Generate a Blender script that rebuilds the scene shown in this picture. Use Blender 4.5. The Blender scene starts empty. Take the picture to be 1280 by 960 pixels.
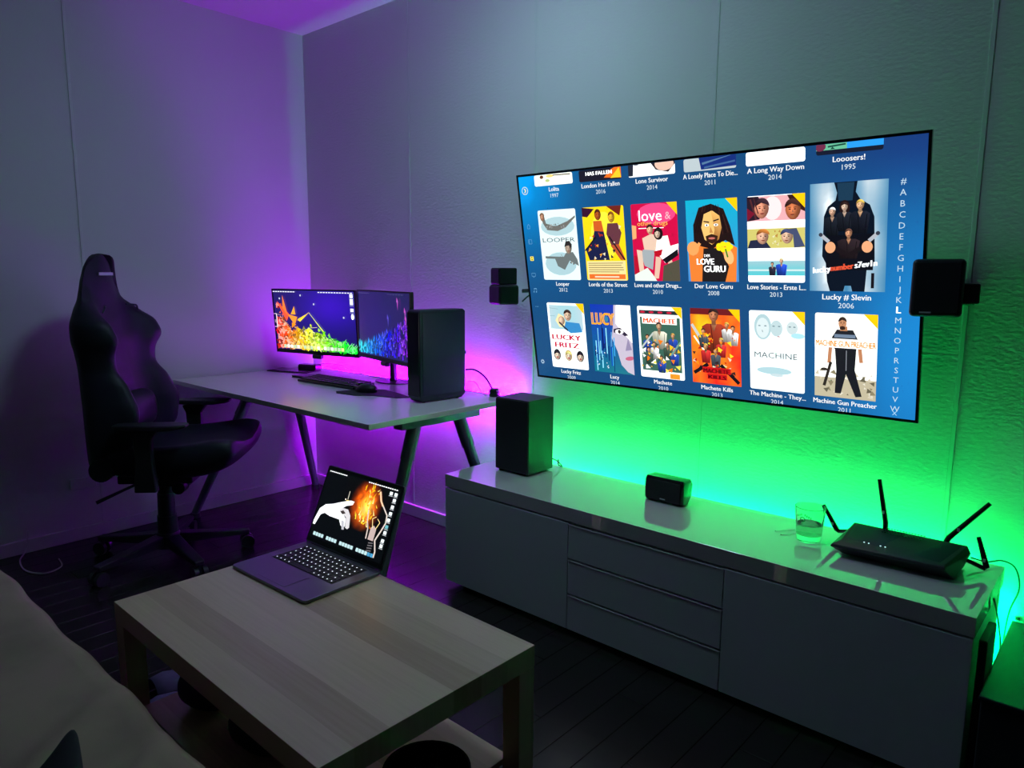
import bpy, bmesh, math, random
from mathutils import Vector, Matrix
R = math.radians
PI = math.pi
scene = bpy.context.scene
C = scene.collection

# ------------------------------------------------------------------ camera
cam_d = bpy.data.cameras.new('camera'); cam = bpy.data.objects.new('camera', cam_d); C.objects.link(cam)
scene.camera = cam
cam_d.sensor_width = 36.0; cam_d.lens = 901.745 / 1280 * 36.0; cam_d.clip_start = 0.02
_r = Vector((0.7461, 0.6658, 0.0068)); _f = Vector((-0.6575, 0.7385, -0.1491))
_f.normalize(); _r = (_r - _f * _r.dot(_f)).normalized(); _u = _r.cross(_f)
m = Matrix.Identity(4)
for i in range(3):
    m[i][0] = _r[i]; m[i][1] = _u[i]; m[i][2] = -_f[i]
m.translation = Vector((3.673, -2.369, 1.244))
cam.matrix_world = m

# ------------------------------------------------------------------ world and exposure
w = bpy.data.worlds.new('world'); scene.world = w; w.use_nodes = True
w.node_tree.nodes['Background'].inputs[0].default_value = (0.02, 0.03, 0.05, 1)
w.node_tree.nodes['Background'].inputs[1].default_value = 0.2
scene.view_settings.view_transform = 'Standard'
scene.view_settings.look = 'None'
scene.view_settings.gamma = 1.0
scene.view_settings.exposure = 0.0
scene.view_settings.use_curve_mapping = False
scene.cycles.max_bounces = 10
scene.cycles.diffuse_bounces = 6
scene.cycles.glossy_bounces = 5
scene.cycles.sample_clamp_indirect = 6.0

# light levels of the things that glow
GREEN_STRIP = 1150.0      # led tape behind the tv bench
PINK_STRIP = 900.0       # led tape behind the desk
SCREEN = 1.0
WHITE_BOOST = 2.0       # white parts of a screen are brighter than the picture can show
FILL_LAMP = 30.0  # added fill on the ceiling, lifts the upper walls and table tops

# ------------------------------------------------------------------ helpers
def lin(c):
    return tuple(((v / 255) / 12.92 if v / 255 <= 0.04045 else ((v / 255 + 0.055) / 1.055) ** 2.4) for v in c)

def tag(o, label=None, cat=None, group=None, kind=None):
    if label: o['label'] = label
    if cat: o['category'] = cat
    if group: o['group'] = group
    if kind: o['kind'] = kind
    return o

def thing(name, label, cat, loc=(0, 0, 0), rotz=0.0, group=None):
    o = bpy.data.objects.new(name, None); C.objects.link(o)
    o.empty_display_size = 0.05
    o.location = loc; o.rotation_euler = (0, 0, rotz)
    return tag(o, label, cat, group)

class MB:
    def __init__(s): s.v = []; s.f = []
    def add(s, vs, fs, M=None):
        n = len(s.v)
        s.v += [tuple(M @ Vector(p)) if M is not None else tuple(p) for p in vs]
        s.f += [tuple(i + n for i in f) for f in fs]
        return s
    def box(s, a, b, M=None):
        (x0, y0, z0), (x1, y1, z1) = a, b
        vs = [(x0, y0, z0), (x1, y0, z0), (x1, y1, z0), (x0, y1, z0), (x0, y0, z1), (x1, y0, z1), (x1, y1, z1), (x0, y1, z1)]
        return s.add(vs, [(0, 3, 2, 1), (4, 5, 6, 7), (0, 1, 5, 4), (1, 2, 6, 5), (2, 3, 7, 6), (3, 0, 4, 7)], M)
    def hexa(s, bot, top):
        vs = list(bot) + list(top)
        return s.add(vs, [(0, 3, 2, 1), (4, 5, 6, 7), (0, 1, 5, 4), (1, 2, 6, 5), (2, 3, 7, 6), (3, 0, 4, 7)])
    def loft(s, rings, closed=True, caps=True, M=None):
        n = len(rings[0]); vs = [p for r in rings for p in r]; fs = []
        for k in range(len(rings) - 1):
            for i in range(n if closed else n - 1):
                j = (i + 1) % n
                fs.append((k * n + i, k * n + j, (k + 1) * n + j, (k + 1) * n + i))
        if caps and closed:
            fs.append(tuple(range(n - 1, -1, -1))); fs.append(tuple(range((len(rings) - 1) * n, len(rings) * n)))
        return s.add(vs, fs, M)
    def tube(s, pts, r, n=10, caps=True):
        pts = [Vector(p) for p in pts]; rs = r if isinstance(r, (list, tuple)) else [r] * len(pts)
        rings = []; up = None
        for i, p in enumerate(pts):
            t = (pts[min(i + 1, len(pts) - 1)] - pts[max(i - 1, 0)]).normalized()
            if up is None: up = t.orthogonal().normalized()
            up = (up - t * up.dot(t)).normalized(); sd = t.cross(up)
            rings.append([tuple(p + rs[i] * (math.cos(a) * up + math.sin(a) * sd)) for a in [2 * PI * k / n for k in range(n)]])
        return s.loft(rings, True, caps)
    def cyl(s, a, b, r0, r1=None, n=20):
        return s.tube([a, b], [r0, r0 if r1 is None else r1], n)
    def lathe(s, prof, n=32, M=None, caps=True):
        rings = [[(r * math.cos(2 * PI * k / n), r * math.sin(2 * PI * k / n), z) for k in range(n)] for r, z in prof]
        return s.loft(rings, True, caps, M)
    def build(s, name, mat, parent=None, smooth=False, bevel=0.0, seg=2, sub=0, sharp=40, solid=0.0):
        me = bpy.data.meshes.new(name); me.from_pydata(s.v, [], s.f); me.update()
        bm = bmesh.new(); bm.from_mesh(me); bmesh.ops.recalc_face_normals(bm, faces=bm.faces); bm.to_mesh(me); bm.free()
        o = bpy.data.objects.new(name, me); C.objects.link(o)
        for mm in (mat if isinstance(mat, (list, tuple)) else [mat]): me.materials.append(mm)
        if smooth or bevel or sub:
            me.polygons.foreach_set('use_smooth', [True] * len(me.polygons))
            me.set_sharp_from_angle(angle=R(sharp)) if not sub else None
        if solid:
            md = o.modifiers.new('solid', 'SOLIDIFY'); md.thickness = solid; md.offset = 0
        if bevel:
            md = o.modifiers.new('bevel', 'BEVEL'); md.width = bevel; md.segments = seg; md.limit_method = 'ANGLE'; md.angle_limit = R(35); md.harden_normals = True
        if sub:
            md = o.modifiers.new('sub', 'SUBSURF'); md.levels = sub; md.render_levels = sub
        if parent is not None: o.parent = parent
        return o

def rbox(name, a, b, mat, parent=None, bevel=0.003, seg=2):
    return MB().box(a, b).build(name, mat, parent, bevel=bevel, seg=seg)

def spline(pts, n=8):
    P = [Vector(p) for p in pts]; out = []
    for i in range(len(P) - 1):
        p0 = P[max(i - 1, 0)]; p1 = P[i]; p2 = P[i + 1]; p3 = P[min(i + 2, len(P) - 1)]
        for k in range(n):
            t = k / n
            out.append(0.5 * ((2 * p1) + (-p0 + p2) * t + (2 * p0 - 5 * p1 + 4 * p2 - p3) * t * t + (-p0 + 3 * p1 - 3 * p2 + p3) * t ** 3))
    out.append(P[-1]); return out

# ------------------------------------------------------------------ materials
def mat(name, base=(0.5, 0.5, 0.5), rough=0.5, metal=0.0, spec=0.5, bump=None, vary=None, emit=None, es=0.0, coat=0.0, sheen=0.0, trans=0.0, ior=1.45):
    """bump=(scale xyz, strength, distance); vary=(scale xyz, other colour, low, high)"""
    ma = bpy.data.materials.new(name); ma.use_nodes = True
    nt = ma.node_tree; b = nt.nodes['Principled BSDF']
    b.inputs['Base Color'].default_value = (*base, 1)
    b.inputs['Roughness'].default_value = rough; b.inputs['Metallic'].default_value = metal
    b.inputs['Specular IOR Level'].default_value = spec; b.inputs['IOR'].default_value = ior
    b.inputs['Coat Weight'].default_value = coat; b.inputs['Coat Roughness'].default_value = 0.03
    b.inputs['Sheen Weight'].default_value = sheen; b.inputs['Transmission Weight'].default_value = trans
    if emit: b.inputs['Emission Color'].default_value = (*emit, 1); b.inputs['Emission Strength'].default_value = es
    tc = nt.nodes.new('ShaderNodeTexCoord')
    def noise(scale, detail=4.0):
        mp = nt.nodes.new('ShaderNodeMapping'); mp.inputs['Scale'].default_value = scale
        nz = nt.nodes.new('ShaderNodeTexNoise'); nz.inputs['Scale'].default_value = 1.0; nz.inputs['Detail'].default_value = detail
        nt.links.new(tc.outputs['Object'], mp.inputs[0]); nt.links.new(mp.outputs[0], nz.inputs['Vector']); return nz
    if vary:
        nz = noise(vary[0]); rp = nt.nodes.new('ShaderNodeValToRGB')
        rp.color_ramp.elements[0].position = vary[2]; rp.color_ramp.elements[1].position = vary[3]
        rp.color_ramp.elements[0].color = (*base, 1); rp.color_ramp.elements[1].color = (*vary[1], 1)
        nt.links.new(nz.outputs['Fac'], rp.inputs[0]); nt.links.new(rp.outputs[0], b.inputs['Base Color'])
    if bump:
        nz = noise(bump[0]); bp = nt.nodes.new('ShaderNodeBump')
        bp.inputs['Strength'].default_value = bump[1]; bp.inputs['Distance'].default_value = bump[2]
        nt.links.new(nz.outputs['Fac'], bp.inputs['Height']); nt.links.new(bp.outputs[0], b.inputs['Normal'])
    return ma

M = {}
M['wall'] = mat('wall_paint', (0.62, 0.62, 0.62), 0.85, bump=((55, 55, 110), 0.42, 0.0035), spec=0.2)
M['wall_plain'] = mat('wall_paint_smooth', (0.60, 0.61, 0.61), 0.85, bump=((30, 30, 30), 0.12, 0.003), spec=0.2)
M['wall_dark'] = mat('unseen_wall_low_bounce', (0.10, 0.11, 0.12), 0.85, spec=0.2)  # dark tone set so the unseen walls bounce less light back
M['ceiling'] = mat('ceiling_paint', (0.66, 0.66, 0.66), 0.9, spec=0.1)
M['trim'] = mat('trim_paint', (0.6, 0.6, 0.6), 0.4)
M['plank'] = mat('dark_floor_wood', (0.012, 0.010, 0.010), 0.27, spec=0.45, vary=((3, 40, 3), (0.022, 0.017, 0.015), 0.35, 0.7), bump=((3, 60, 3), 0.1, 0.001))
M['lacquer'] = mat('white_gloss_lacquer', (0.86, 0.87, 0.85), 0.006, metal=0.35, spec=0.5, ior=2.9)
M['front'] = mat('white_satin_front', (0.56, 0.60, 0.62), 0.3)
M['dark_in'] = mat('dark_recess', (0.03, 0.035, 0.04), 0.6)
M['desk'] = mat('desk_laminate', (0.72, 0.72, 0.69), 0.22, ior=1.7)
M['steel'] = mat('grey_powder_steel', (0.16, 0.19, 0.20), 0.35, metal=0.6)
M['black'] = mat('black_plastic', (0.012, 0.014, 0.017), 0.4)
M['black_gloss'] = mat('black_gloss_plastic', (0.008, 0.009, 0.011), 0.18)
M['leather'] = mat('black_leatherette', (0.010, 0.012, 0.020), 0.5, spec=0.35, bump=((90, 90, 90), 0.2, 0.001))
M['print'] = mat('pale_print', (0.5, 0.5, 0.55), 0.5)
M['vinyl'] = mat('black_vinyl_wood', (0.026, 0.032, 0.036), 0.45, bump=((8, 8, 160), 0.15, 0.001))
M['cloth_black'] = mat('black_grille_cloth', (0.010, 0.011, 0.014), 0.8, bump=((700, 700, 700), 0.4, 0.0008))
M['router'] = mat('dark_teal_black_plastic', (0.022, 0.030, 0.030), 0.38)
M['case'] = mat('dark_grey_metal', (0.022, 0.032, 0.045), 0.35, metal=0.3)
M['laptop'] = mat('space_grey_aluminium', (0.16, 0.165, 0.20), 0.33, metal=0.85)
M['key'] = mat('black_keycap', (0.01, 0.01, 0.012), 0.5)
M['legend'] = mat('lit_key_legend', (0.5, 0.5, 0.5), 0.5, emit=(0.85, 0.9, 1.0), es=1.6)
M['cable'] = mat('black_cable', (0.012, 0.012, 0.013), 0.5)
M['cable_w'] = mat('white_cable', (0.45, 0.45, 0.45), 0.5)
M['led_g'] = mat('green_led_tape', (0.3, 0.3, 0.3), 0.5, emit=(0.0, 1.0, 0.14), es=GREEN_STRIP)
M['led_p'] = mat('magenta_led_tape', (0.3, 0.3, 0.3), 0.5, emit=(0.40, 0.0, 1.0), es=PINK_STRIP)
M['led_dot'] = mat('status_light', (0.5, 0.5, 0.5), 0.5, emit=(0.6, 0.9, 1.0), es=1.5)
M['lamp'] = mat('fill_lamp_glow', (0.6, 0.6, 0.6), 0.5, emit=(0.50, 0.84, 0.98), es=FILL_LAMP)  # glow of the added ceiling fill
M['throw'] = mat('beige_throw_cloth', (0.32, 0.24, 0.17), 0.9, spec=0.1, bump=((300, 300, 300), 0.25, 0.001), vary=((6, 6, 6), (0.25, 0.19, 0.135), 0.4, 0.7))
M['navy'] = mat('navy_cloth', (0.02, 0.025, 0.05), 0.8, bump=((60, 60, 60), 0.3, 0.002))
M['glass'] = mat('clear_glass', (1, 1, 1), 0.0, trans=1.0, ior=1.45)
M['water'] = mat('dark_drink', (0.55, 0.62, 0.55), 0.0, trans=1.0, ior=1.33)
M['etch'] = mat('etched_mark', (0.05, 0.35, 0.15), 0.6)

def wood_mat():
    ma = bpy.data.materials.new('pale_oak_foil'); ma.use_nodes = True; nt = ma.node_tree; b = nt.nodes['Principled BSDF']
    tc = nt.nodes.new('ShaderNodeTexCoord'); sp = nt.nodes.new('ShaderNodeSeparateXYZ'); nt.links.new(tc.outputs['Object'], sp.inputs[0])
    # lamella strips along x, each with its own tone: floor(y / width)
    mu = nt.nodes.new('ShaderNodeMath'); mu.operation = 'MULTIPLY'; mu.inputs[1].default_value = 1 / 0.078
    nz0 = nt.nodes.new('ShaderNodeTexNoise'); mp0 = nt.nodes.new('ShaderNodeMapping'); mp0.inputs['Scale'].default_value = (2.0, 8, 1)
    nt.links.new(tc.outputs['Object'], mp0.inputs[0]); nt.links.new(mp0.outputs[0], nz0.inputs['Vector']); nz0.inputs['Scale'].default_value = 1
    ad = nt.nodes.new('ShaderNodeMath'); ad.operation = 'MULTIPLY_ADD'; ad.inputs[1].default_value = 0.012; 
    nt.links.new(nz0.outputs['Fac'], ad.inputs[0]); nt.links.new(sp.outputs['Y'], ad.inputs[2]); nt.links.new(ad.outputs[0], mu.inputs[0])
    fl = nt.nodes.new('ShaderNodeMath'); fl.operation = 'FLOOR'; nt.links.new(mu.outputs[0], fl.inputs[0])
    wn = nt.nodes.new('ShaderNodeTexWhiteNoise'); wn.noise_dimensions = '1D'; nt.links.new(fl.outputs[0], wn.inputs['W'])
    nz = nt.nodes.new('ShaderNodeTexNoise'); mp = nt.nodes.new('ShaderNodeMapping'); mp.inputs['Scale'].default_value = (5, 130, 5)
    nt.links.new(tc.outputs['Object'], mp.inputs[0]); nt.links.new(mp.outputs[0], nz.inputs['Vector']); nz.inputs['Scale'].default_value = 1; nz.inputs['Detail'].default_value = 5
    mx = nt.nodes.new('ShaderNodeMix'); mx.data_type = 'FLOAT'; mx.inputs[0].default_value = 0.45
    nt.links.new(wn.outputs['Value'], mx.inputs[2]); nt.links.new(nz.outputs['Fac'], mx.inputs[3])
    rp = nt.nodes.new('ShaderNodeValToRGB'); rp.color_ramp.elements[0].color = (0.43, 0.30, 0.175, 1); rp.color_ramp.elements[1].color = (0.62, 0.465, 0.30, 1)
    rp.color_ramp.elements[0].position = 0.2; rp.color_ramp.elements[1].position = 0.75
    nt.links.new(mx.outputs[0], rp.inputs[0]); nt.links.new(rp.outputs[0], b.inputs['Base Color'])
    b.inputs['Roughness'].default_value = 0.3
    return ma
M['oak'] = wood_mat()

def screen_mat():
    ma = bpy.data.materials.new('lit_screen_pixels'); ma.use_nodes = True; nt = ma.node_tree; b = nt.nodes['Principled BSDF']
    at = nt.nodes.new('ShaderNodeAttribute'); at.attribute_name = 'Col'
    b.inputs['Base Color'].default_value = (0.01, 0.01, 0.012, 1); b.inputs['Roughness'].default_value = 0.15
    nt.links.new(at.outputs['Color'], b.inputs['Emission Color']); b.inputs['Emission Strength'].default_value = SCREEN
    return ma
M['screen'] = screen_mat()

# ------------------------------------------------------------------ flat pictures shown on screens
_fonts = {}
def text_mesh(s):
    if s in _fonts: return _fonts[s]
    cu = bpy.data.curves.new('t', 'FONT'); cu.body = s; cu.size = 1.0; cu.resolution_u = 2; cu.align_x = 'LEFT'
    o = bpy.data.objects.new('t', cu); C.objects.link(o)
    dg = bpy.context.evaluated_depsgraph_get(); me = o.evaluated_get(dg).to_mesh()
    vs = [(v.co.x, v.co.y) for v in me.vertices]; fs = [tuple(p.vertices) for p in me.polygons]
    o.evaluated_get(dg).to_mesh_clear(); C.objects.unlink(o); bpy.data.objects.remove(o); bpy.data.curves.remove(cu)
    _fonts[s] = (vs, fs); return _fonts[s]

class Art:
    """a picture on a lit screen: flat coloured shapes stacked a hair apart (x right, y up, metres)"""
    def __init__(s, ox=0, oy=0, sx=1, sy=1, boost=None, dz=1.2e-5):
        s.v = []; s.c = []; s.f = []; s.z = 0.0; s.clip = None; s.o = (ox, oy, sx, sy); s.boost = WHITE_BOOST if boost is None else boost; s.dz = dz
    def col(s, c):
        l = lin(c[:3]); mn = min(c[:3]) / 255
        k = 1 + (s.boost - 1) * max(0, min(1, (mn - 0.86) / 0.09))
        if mn < 0.7 and max(c[:3]) > 225: k = 1.25
        return tuple(x * k for x in l)
    def _add(s, pts, faces, cols):
        n = len(s.v); ox, oy, sx, sy = s.o
        if s.clip: pts = [(min(max(x, s.clip[0]), s.clip[2]), min(max(y, s.clip[1]), s.clip[3])) for x, y in pts]
        s.v += [(ox + x * sx, -s.z, oy + y * sy) for x, y in pts]; s.c += cols; s.f += [tuple(i + n for i in f) for f in faces]
        s.z += s.dz
    def poly(s, pts, c):
        s._add(pts, [tuple(range(len(pts)))], [s.col(c)] * len(pts))
    def rect(s, x0, y0, x1, y1, c): s.poly([(x0, y0), (x1, y0), (x1, y1), (x0, y1)], c)
    def rrect(s, x0, y0, x1, y1, r, c, n=4):
        p = []
        for cx, cy, a0 in ((x1 - r, y1 - r, 0), (x0 + r, y1 - r, 90), (x0 + r, y0 + r, 180), (x1 - r, y0 + r, 270)):
            p += [(cx + r * math.cos(R(a0 + 90 * k / n)), cy + r * math.sin(R(a0 + 90 * k / n))) for k in range(n + 1)]
        s.poly(p, c)
    def ell(s, cx, cy, rx, ry, c, n=18, a=0):
        ca, sa = math.cos(R(a)), math.sin(R(a))
        s.poly([(cx + rx * math.cos(t) * ca - ry * math.sin(t) * sa, cy + rx * math.cos(t) * sa + ry * math.sin(t) * ca) for t in [2 * PI * k / n for k in range(n)]], c)
    def ring(s, cx, cy, r0, r1, c, n=24):
        pts = [(cx + r * math.cos(2 * PI * k / n), cy + r * math.sin(2 * PI * k / n)) for r in (r0, r1) for k in range(n)]
        s._add(pts, [(k, (k + 1) % n, n + (k + 1) % n, n + k) for k in range(n)], [s.col(c)] * (2 * n))
    def line(s, pts, wd, c):
        for (x0, y0), (x1, y1) in zip(pts[:-1], pts[1:]):
            d = math.hypot(x1 - x0, y1 - y0) or 1; nx, ny = -(y1 - y0) / d * wd / 2, (x1 - x0) / d * wd / 2
            s.poly([(x0 + nx, y0 + ny), (x0 - nx, y0 - ny), (x1 - nx, y1 - ny), (x1 + nx, y1 + ny)], c)
    def grad(s, x0, y0, x1, y1, nx, ny, fn):
        pts = []; cols = []
        for j in range(ny + 1):
            for i in range(nx + 1):
                u, v = i / nx, j / ny; pts.append((x0 + (x1 - x0) * u, y0 + (y1 - y0) * v)); cols.append(s.col(fn(u, v)))
        s._add(pts, [(j * (nx + 1) + i, j * (nx + 1) + i + 1, (j + 1) * (nx + 1) + i + 1, (j + 1) * (nx + 1) + i) for j in range(ny) for i in range(nx)], cols)
    def text(s, t, x, y, size, c, wide=None, align='C', bold=0.0, tilt=0.0):
        vs, fs = text_mesh(t)
        if not vs: return
        x0 = min(v[0] for v in vs); x1 = max(v[0] for v in vs); kx = (wide / (x1 - x0) if wide else size)
        wd = (x1 - x0) * kx; ax = {'C': -wd / 2, 'L': 0, 'R': -wd}[align]
        for q in ([0.0] if not bold else [-bold, bold]):
            pts = [(x + ax + (v[0] - x0) * kx + q, y + v[1] * size + ((v[0] - x0) * kx + ax) * tilt) for v in vs]
            s._add(pts, fs, [s.col(c)] * len(pts))
    def shards(s, rng, fn, n, pal, smin, smax, tall=1.0):
        for _ in range(n):
            x, y = fn(rng); r = rng.uniform(smin, smax); a = rng.uniform(0, 2 * PI)
            p = [(x + r * math.cos(a + k * 2.1 + rng.uniform(-.4, .4)), y + tall * r * math.sin(a + k * 2.1 + rng.uniform(-.4, .4))) for k in range(3)]
            s.poly(p, pal(x, y, rng) if callable(pal) else rng.choice(pal))
    def gpoly(s, pts, c1, c2):
        """polygon shading from c1 (left, low) to c2 (right, high)"""
        k = [p[0] * .5 + p[1] for p in pts]; a, b = min(k), max(k)
        s._add(pts, [tuple(range(len(pts)))], [s.col(tuple(c1[i] + (c2[i] - c1[i]) * (q - a) / (b - a + 1e-9) for i in range(3))) for q in k])
    def head(s, x, y, rx, ry, skin):
        """rounded head: lit from the left, darker on the right"""
        n = 16; pts = [(x - rx * .15, y + ry * .1)]; cols = [tuple(min(255, v * 1.1 + 8) for v in skin)]
        for q in (.6, 1.0):
            for k in range(n):
                t = 2 * PI * k / n; f = (1.02 - .30 * max(0, math.cos(t)) - .12 * max(0, -math.sin(t))) * (1.0 if q < 1 else .80)
                pts.append((x + rx * q * math.cos(t) * (1 - .12 * max(0, -math.sin(t))), y + ry * q * math.sin(t))); cols.append(tuple(v * f for v in skin))
        fs = [(0, 1 + k, 1 + (k + 1) % n) for k in range(n)] + [(1 + k, 1 + n + k, 1 + n + (k + 1) % n, 1 + (k + 1) % n) for k in range(n)]
        s._add(pts, fs, [s.col(c) for c in cols])
    def person(s, x, y, h, skin, hair, top, legs=None, long_hair=False, wd=1.0):
        """standing or half figure, y = feet (or bottom), h = height"""
        k = h
        if legs:
            s.poly([(x - .13 * k * wd, y + .5 * k), (x - .16 * k * wd, y), (x - .05 * k * wd, y), (x, y + .4 * k), (x + .05 * k * wd, y), (x + .16 * k * wd, y), (x + .13 * k * wd, y + .5 * k)], legs)
            b, sh = y + .45 * k, y + .82 * k
        else: b, sh = y, y + .70 * k
        hr = .085 * k if legs else .15 * k
        wq = .17 * k if legs else .30 * k
        if long_hair: s.ell(x, sh + hr * 1.2, hr * 1.25, hr * 1.9, hair)
        dk = tuple(v * .55 for v in top); lt = tuple(min(255, v * 1.25 + 12) for v in top)
        s.gpoly([(x - wq * .75 * wd, b), (x + wq * .75 * wd, b), (x + wq * wd, sh - hr * .4), (x + wq * .6 * wd, sh + hr * .1), (x - wq * .6 * wd, sh + hr * .1), (x - wq * wd, sh - hr * .4)], dk, lt)
        s.gpoly([(x - hr * .5, sh + hr * .1), (x + hr * .5, sh + hr * .1), (x, sh - hr * 1.2)], tuple(v * .6 for v in skin), skin)
        s.line([(x - hr * .5, sh + hr * .1), (x - hr * .1, b)], hr * .12, dk); s.line([(x + wq * .7 * wd, sh - hr * .5), (x + wq * .5 * wd, b)], hr * .15, dk)
        s.poly([(x - hr * .35, sh - hr * .1), (x + hr * .35, sh - hr * .1), (x + hr * .35, sh + hr * .8), (x - hr * .35, sh + hr * .8)], tuple(v * .68 for v in skin))
        s.head(x, sh + hr * 1.45, hr * .78, hr, skin)
        s.face(x, sh + hr * 1.45, hr * .78, hr, hair)
    def face(s, x, y, rx, ry, hair):
        n = 10
        s.gpoly([(x + rx * 1.08 * math.cos(PI * k / n), y + ry * .25 + ry * .9 * math.sin(PI * k / n)) for k in range(n + 1)] + [(x - rx * .62, y + ry * .42), (x - rx * .1, y + ry * .62), (x + rx * .62, y + ry * .45)], tuple(v * .6 for v in hair), tuple(min(255, v * 1.3 + 15) for v in hair))
        dk = (60, 35, 30)
        for q in (-.36, .36):
            s.ell(x + q * rx, y + ry * .05, rx * .17, ry * .07, dk, 8); s.line([(x + q * rx - rx * .2, y + ry * .22), (x + q * rx + rx * .2, y + ry * .24)], ry * .07, dk)
        s.poly([(x + rx * .02, y + ry * .05), (x + rx * .20, y - ry * .26), (x - rx * .06, y - ry * .28)], (170, 110, 85))
        s.ell(x, y - ry * .52, rx * .32, ry * .07, (130, 45, 42), 8); s.ell(x, y - ry * .66, rx * .2, ry * .04, (170, 115, 90), 8)
    def build(s, name, parent, depth=0.0, tilt=None):
        me = bpy.data.meshes.new(name); me.from_pydata([(x, y - depth, z) for x, y, z in s.v], [], s.f)
        at = me.color_attributes.new('Col', 'FLOAT_COLOR', 'POINT')
        flat = []
        for c in s.c: flat += [c[0], c[1], c[2], 1.0]
        at.data.foreach_set('color', flat); me.materials.append(M['screen']); me.update()
        # every shape faces the viewer of the screen (local -y)
        bm = bmesh.new(); bm.from_mesh(me)
        bm.normal_update()
        bad = [f for f in bm.faces if f.normal.y > 0]
        if bad: bmesh.ops.reverse_faces(bm, faces=bad)
        bm.to_mesh(me); bm.free()
        o = bpy.data.objects.new(name, me); C.objects.link(o)
        if parent is not None: o.parent = parent
        return o

# ------------------------------------------------------------------ room
XR, YF, ZC = 5.0, -4.3, 2.54
def struct(o): o['kind'] = 'structure'; return o
wb = struct(MB().box((-0.1, 0, -0.1), (XR + .1, 0.1, ZC + .1)).build('wall_back', M['wall']))
wl = struct(MB().box((-0.1, YF - .1, -0.1), (0, 0.1, ZC + .1)).build('wall_left', M['wall_plain']))
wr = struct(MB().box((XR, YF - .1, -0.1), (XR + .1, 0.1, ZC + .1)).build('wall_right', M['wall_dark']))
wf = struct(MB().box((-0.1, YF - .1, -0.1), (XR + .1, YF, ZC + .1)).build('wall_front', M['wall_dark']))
ce = struct(MB().box((-0.1, YF - .1, ZC), (XR + .1, 0.1, ZC + .1)).build('ceiling', M['ceiling']))
fl = struct(MB().box((-0.1, YF - .1, -0.11), (XR + .1, 0.1, -0.012)).build('floor', M['dark_in']))
rng = random.Random(5)
PW, PL = 0.0955, 1.2
pm = None
nx = int(XR / PW) + 1
plank_mesh = {}
for i in range(nx):
    x = 0.0 + i * PW
    if x >= XR: break
    if x < 0.3 or x > 4.5: 
        segs = [(YF, 0.0)]
    else:
        off = [0.0, .55, .25, .8][i % 4]; ys = [YF]; y = YF + .45 + off
        while y < -0.15: ys.append(y); y += PL
        ys.append(0.0); segs = list(zip(ys[:-1], ys[1:]))
    for (a, b) in segs:
        L = round(b - a, 3); wq = round(min(PW, XR - x), 4)
        if (L, wq) not in plank_mesh:
            o = MB().box((0.0006, 0.0006, -0.012), (wq - .0006, L - .0006, 0.0)).build('plank', M['plank'], fl, bevel=0.0012, seg=1)
            plank_mesh[(L, wq)] = o
        else:
            o = plank_mesh[(L, wq)].copy(); C.objects.link(o)
        o.location = (x, a, 0)
# baseboards
struct(rbox('baseboard_left', (0, YF, 0), (0.014, 0, 0.062), M['trim'], None, 0.004))
struct(rbox('baseboard_back', (0.014, -0.014, 0), (XR, 0, 0.062), M['trim'], None, 0.004))
# vertical board joints: thin raised cover strips on the back wall and left wall
for k, X in enumerate((0.885, 1.68, 2.475, 3.27, 4.065)):
    struct(rbox('trim_%d' % (k + 1), (X - .006, -0.0016, 0.062), (X + .006, 0, ZC), M['wall_plain'], None, 0.0015))
struct(rbox('trim_6', (0, -1.19, 0.062), (0.003, -1.178, ZC), M['wall_plain'], None, 0.001))

# added fill lamp on the ceiling above the view, brightens walls and table tops
t = thing('added_fill_lamp', 'added round fill lamp on the ceiling, out of view', 'lamp', (1.9, -0.80, ZC))
MB().lathe([(0.0, 0), (0.20, 0), (0.20, -0.03), (0.17, -0.035), (0.0, -0.035)]).build('fill_lamp_base', M['trim'], t, smooth=True)
MB().lathe([(0.165, -0.036), (0.15, -0.07), (0.10, -0.09), (0.001, -0.098)]).build('fill_diffuser', M['lamp'], t, smooth=True)

# ------------------------------------------------------------------ tv bench
X0, X1, YA, YB, ZB, H = 1.634, 3.434, -0.4746, -0.0685, 0.026, 0.4647
D1, D2 = X0 + .6138, X0 + 1.1798
t = thing('tv_bench', 'long low white gloss tv bench with three drawers between two doors', 'tv bench', (X0, YA, 0))
W_, D_ = X1 - X0, YB - YA
d1, d2 = D1 - X0, D2 - X0
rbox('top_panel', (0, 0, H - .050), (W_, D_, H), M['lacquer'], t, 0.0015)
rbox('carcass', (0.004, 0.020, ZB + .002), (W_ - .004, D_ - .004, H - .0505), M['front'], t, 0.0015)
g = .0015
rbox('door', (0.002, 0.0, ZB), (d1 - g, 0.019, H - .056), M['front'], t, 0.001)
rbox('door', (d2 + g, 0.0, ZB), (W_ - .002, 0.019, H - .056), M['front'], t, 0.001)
hd = (H - .056 - ZB) / 3
for k in range(3):
    dr = rbox('drawer', (d1 + g, 0.0, ZB + k * hd + (.004 if k else 0)), (d2 - g, 0.019, ZB + (k + 1) * hd - .004), M['front'], t, 0.001)
    MB().box((d1 + g, -0.0012, ZB + (k + 1) * hd - .006), (d2 - g, 0.004, ZB + (k + 1) * hd - .003)).build('pull_edge', M['trim'], dr)
for fx, fy in ((.05, .05), (W_ - .09, .05), (.05, D_ - .08), (W_ - .09, D_ - .08), (W_ / 2, .05)):
    rbox('foot', (fx, fy, 0), (fx + .04, fy + .04, ZB + .003), M['dark_in'], t, 0.002)
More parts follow.
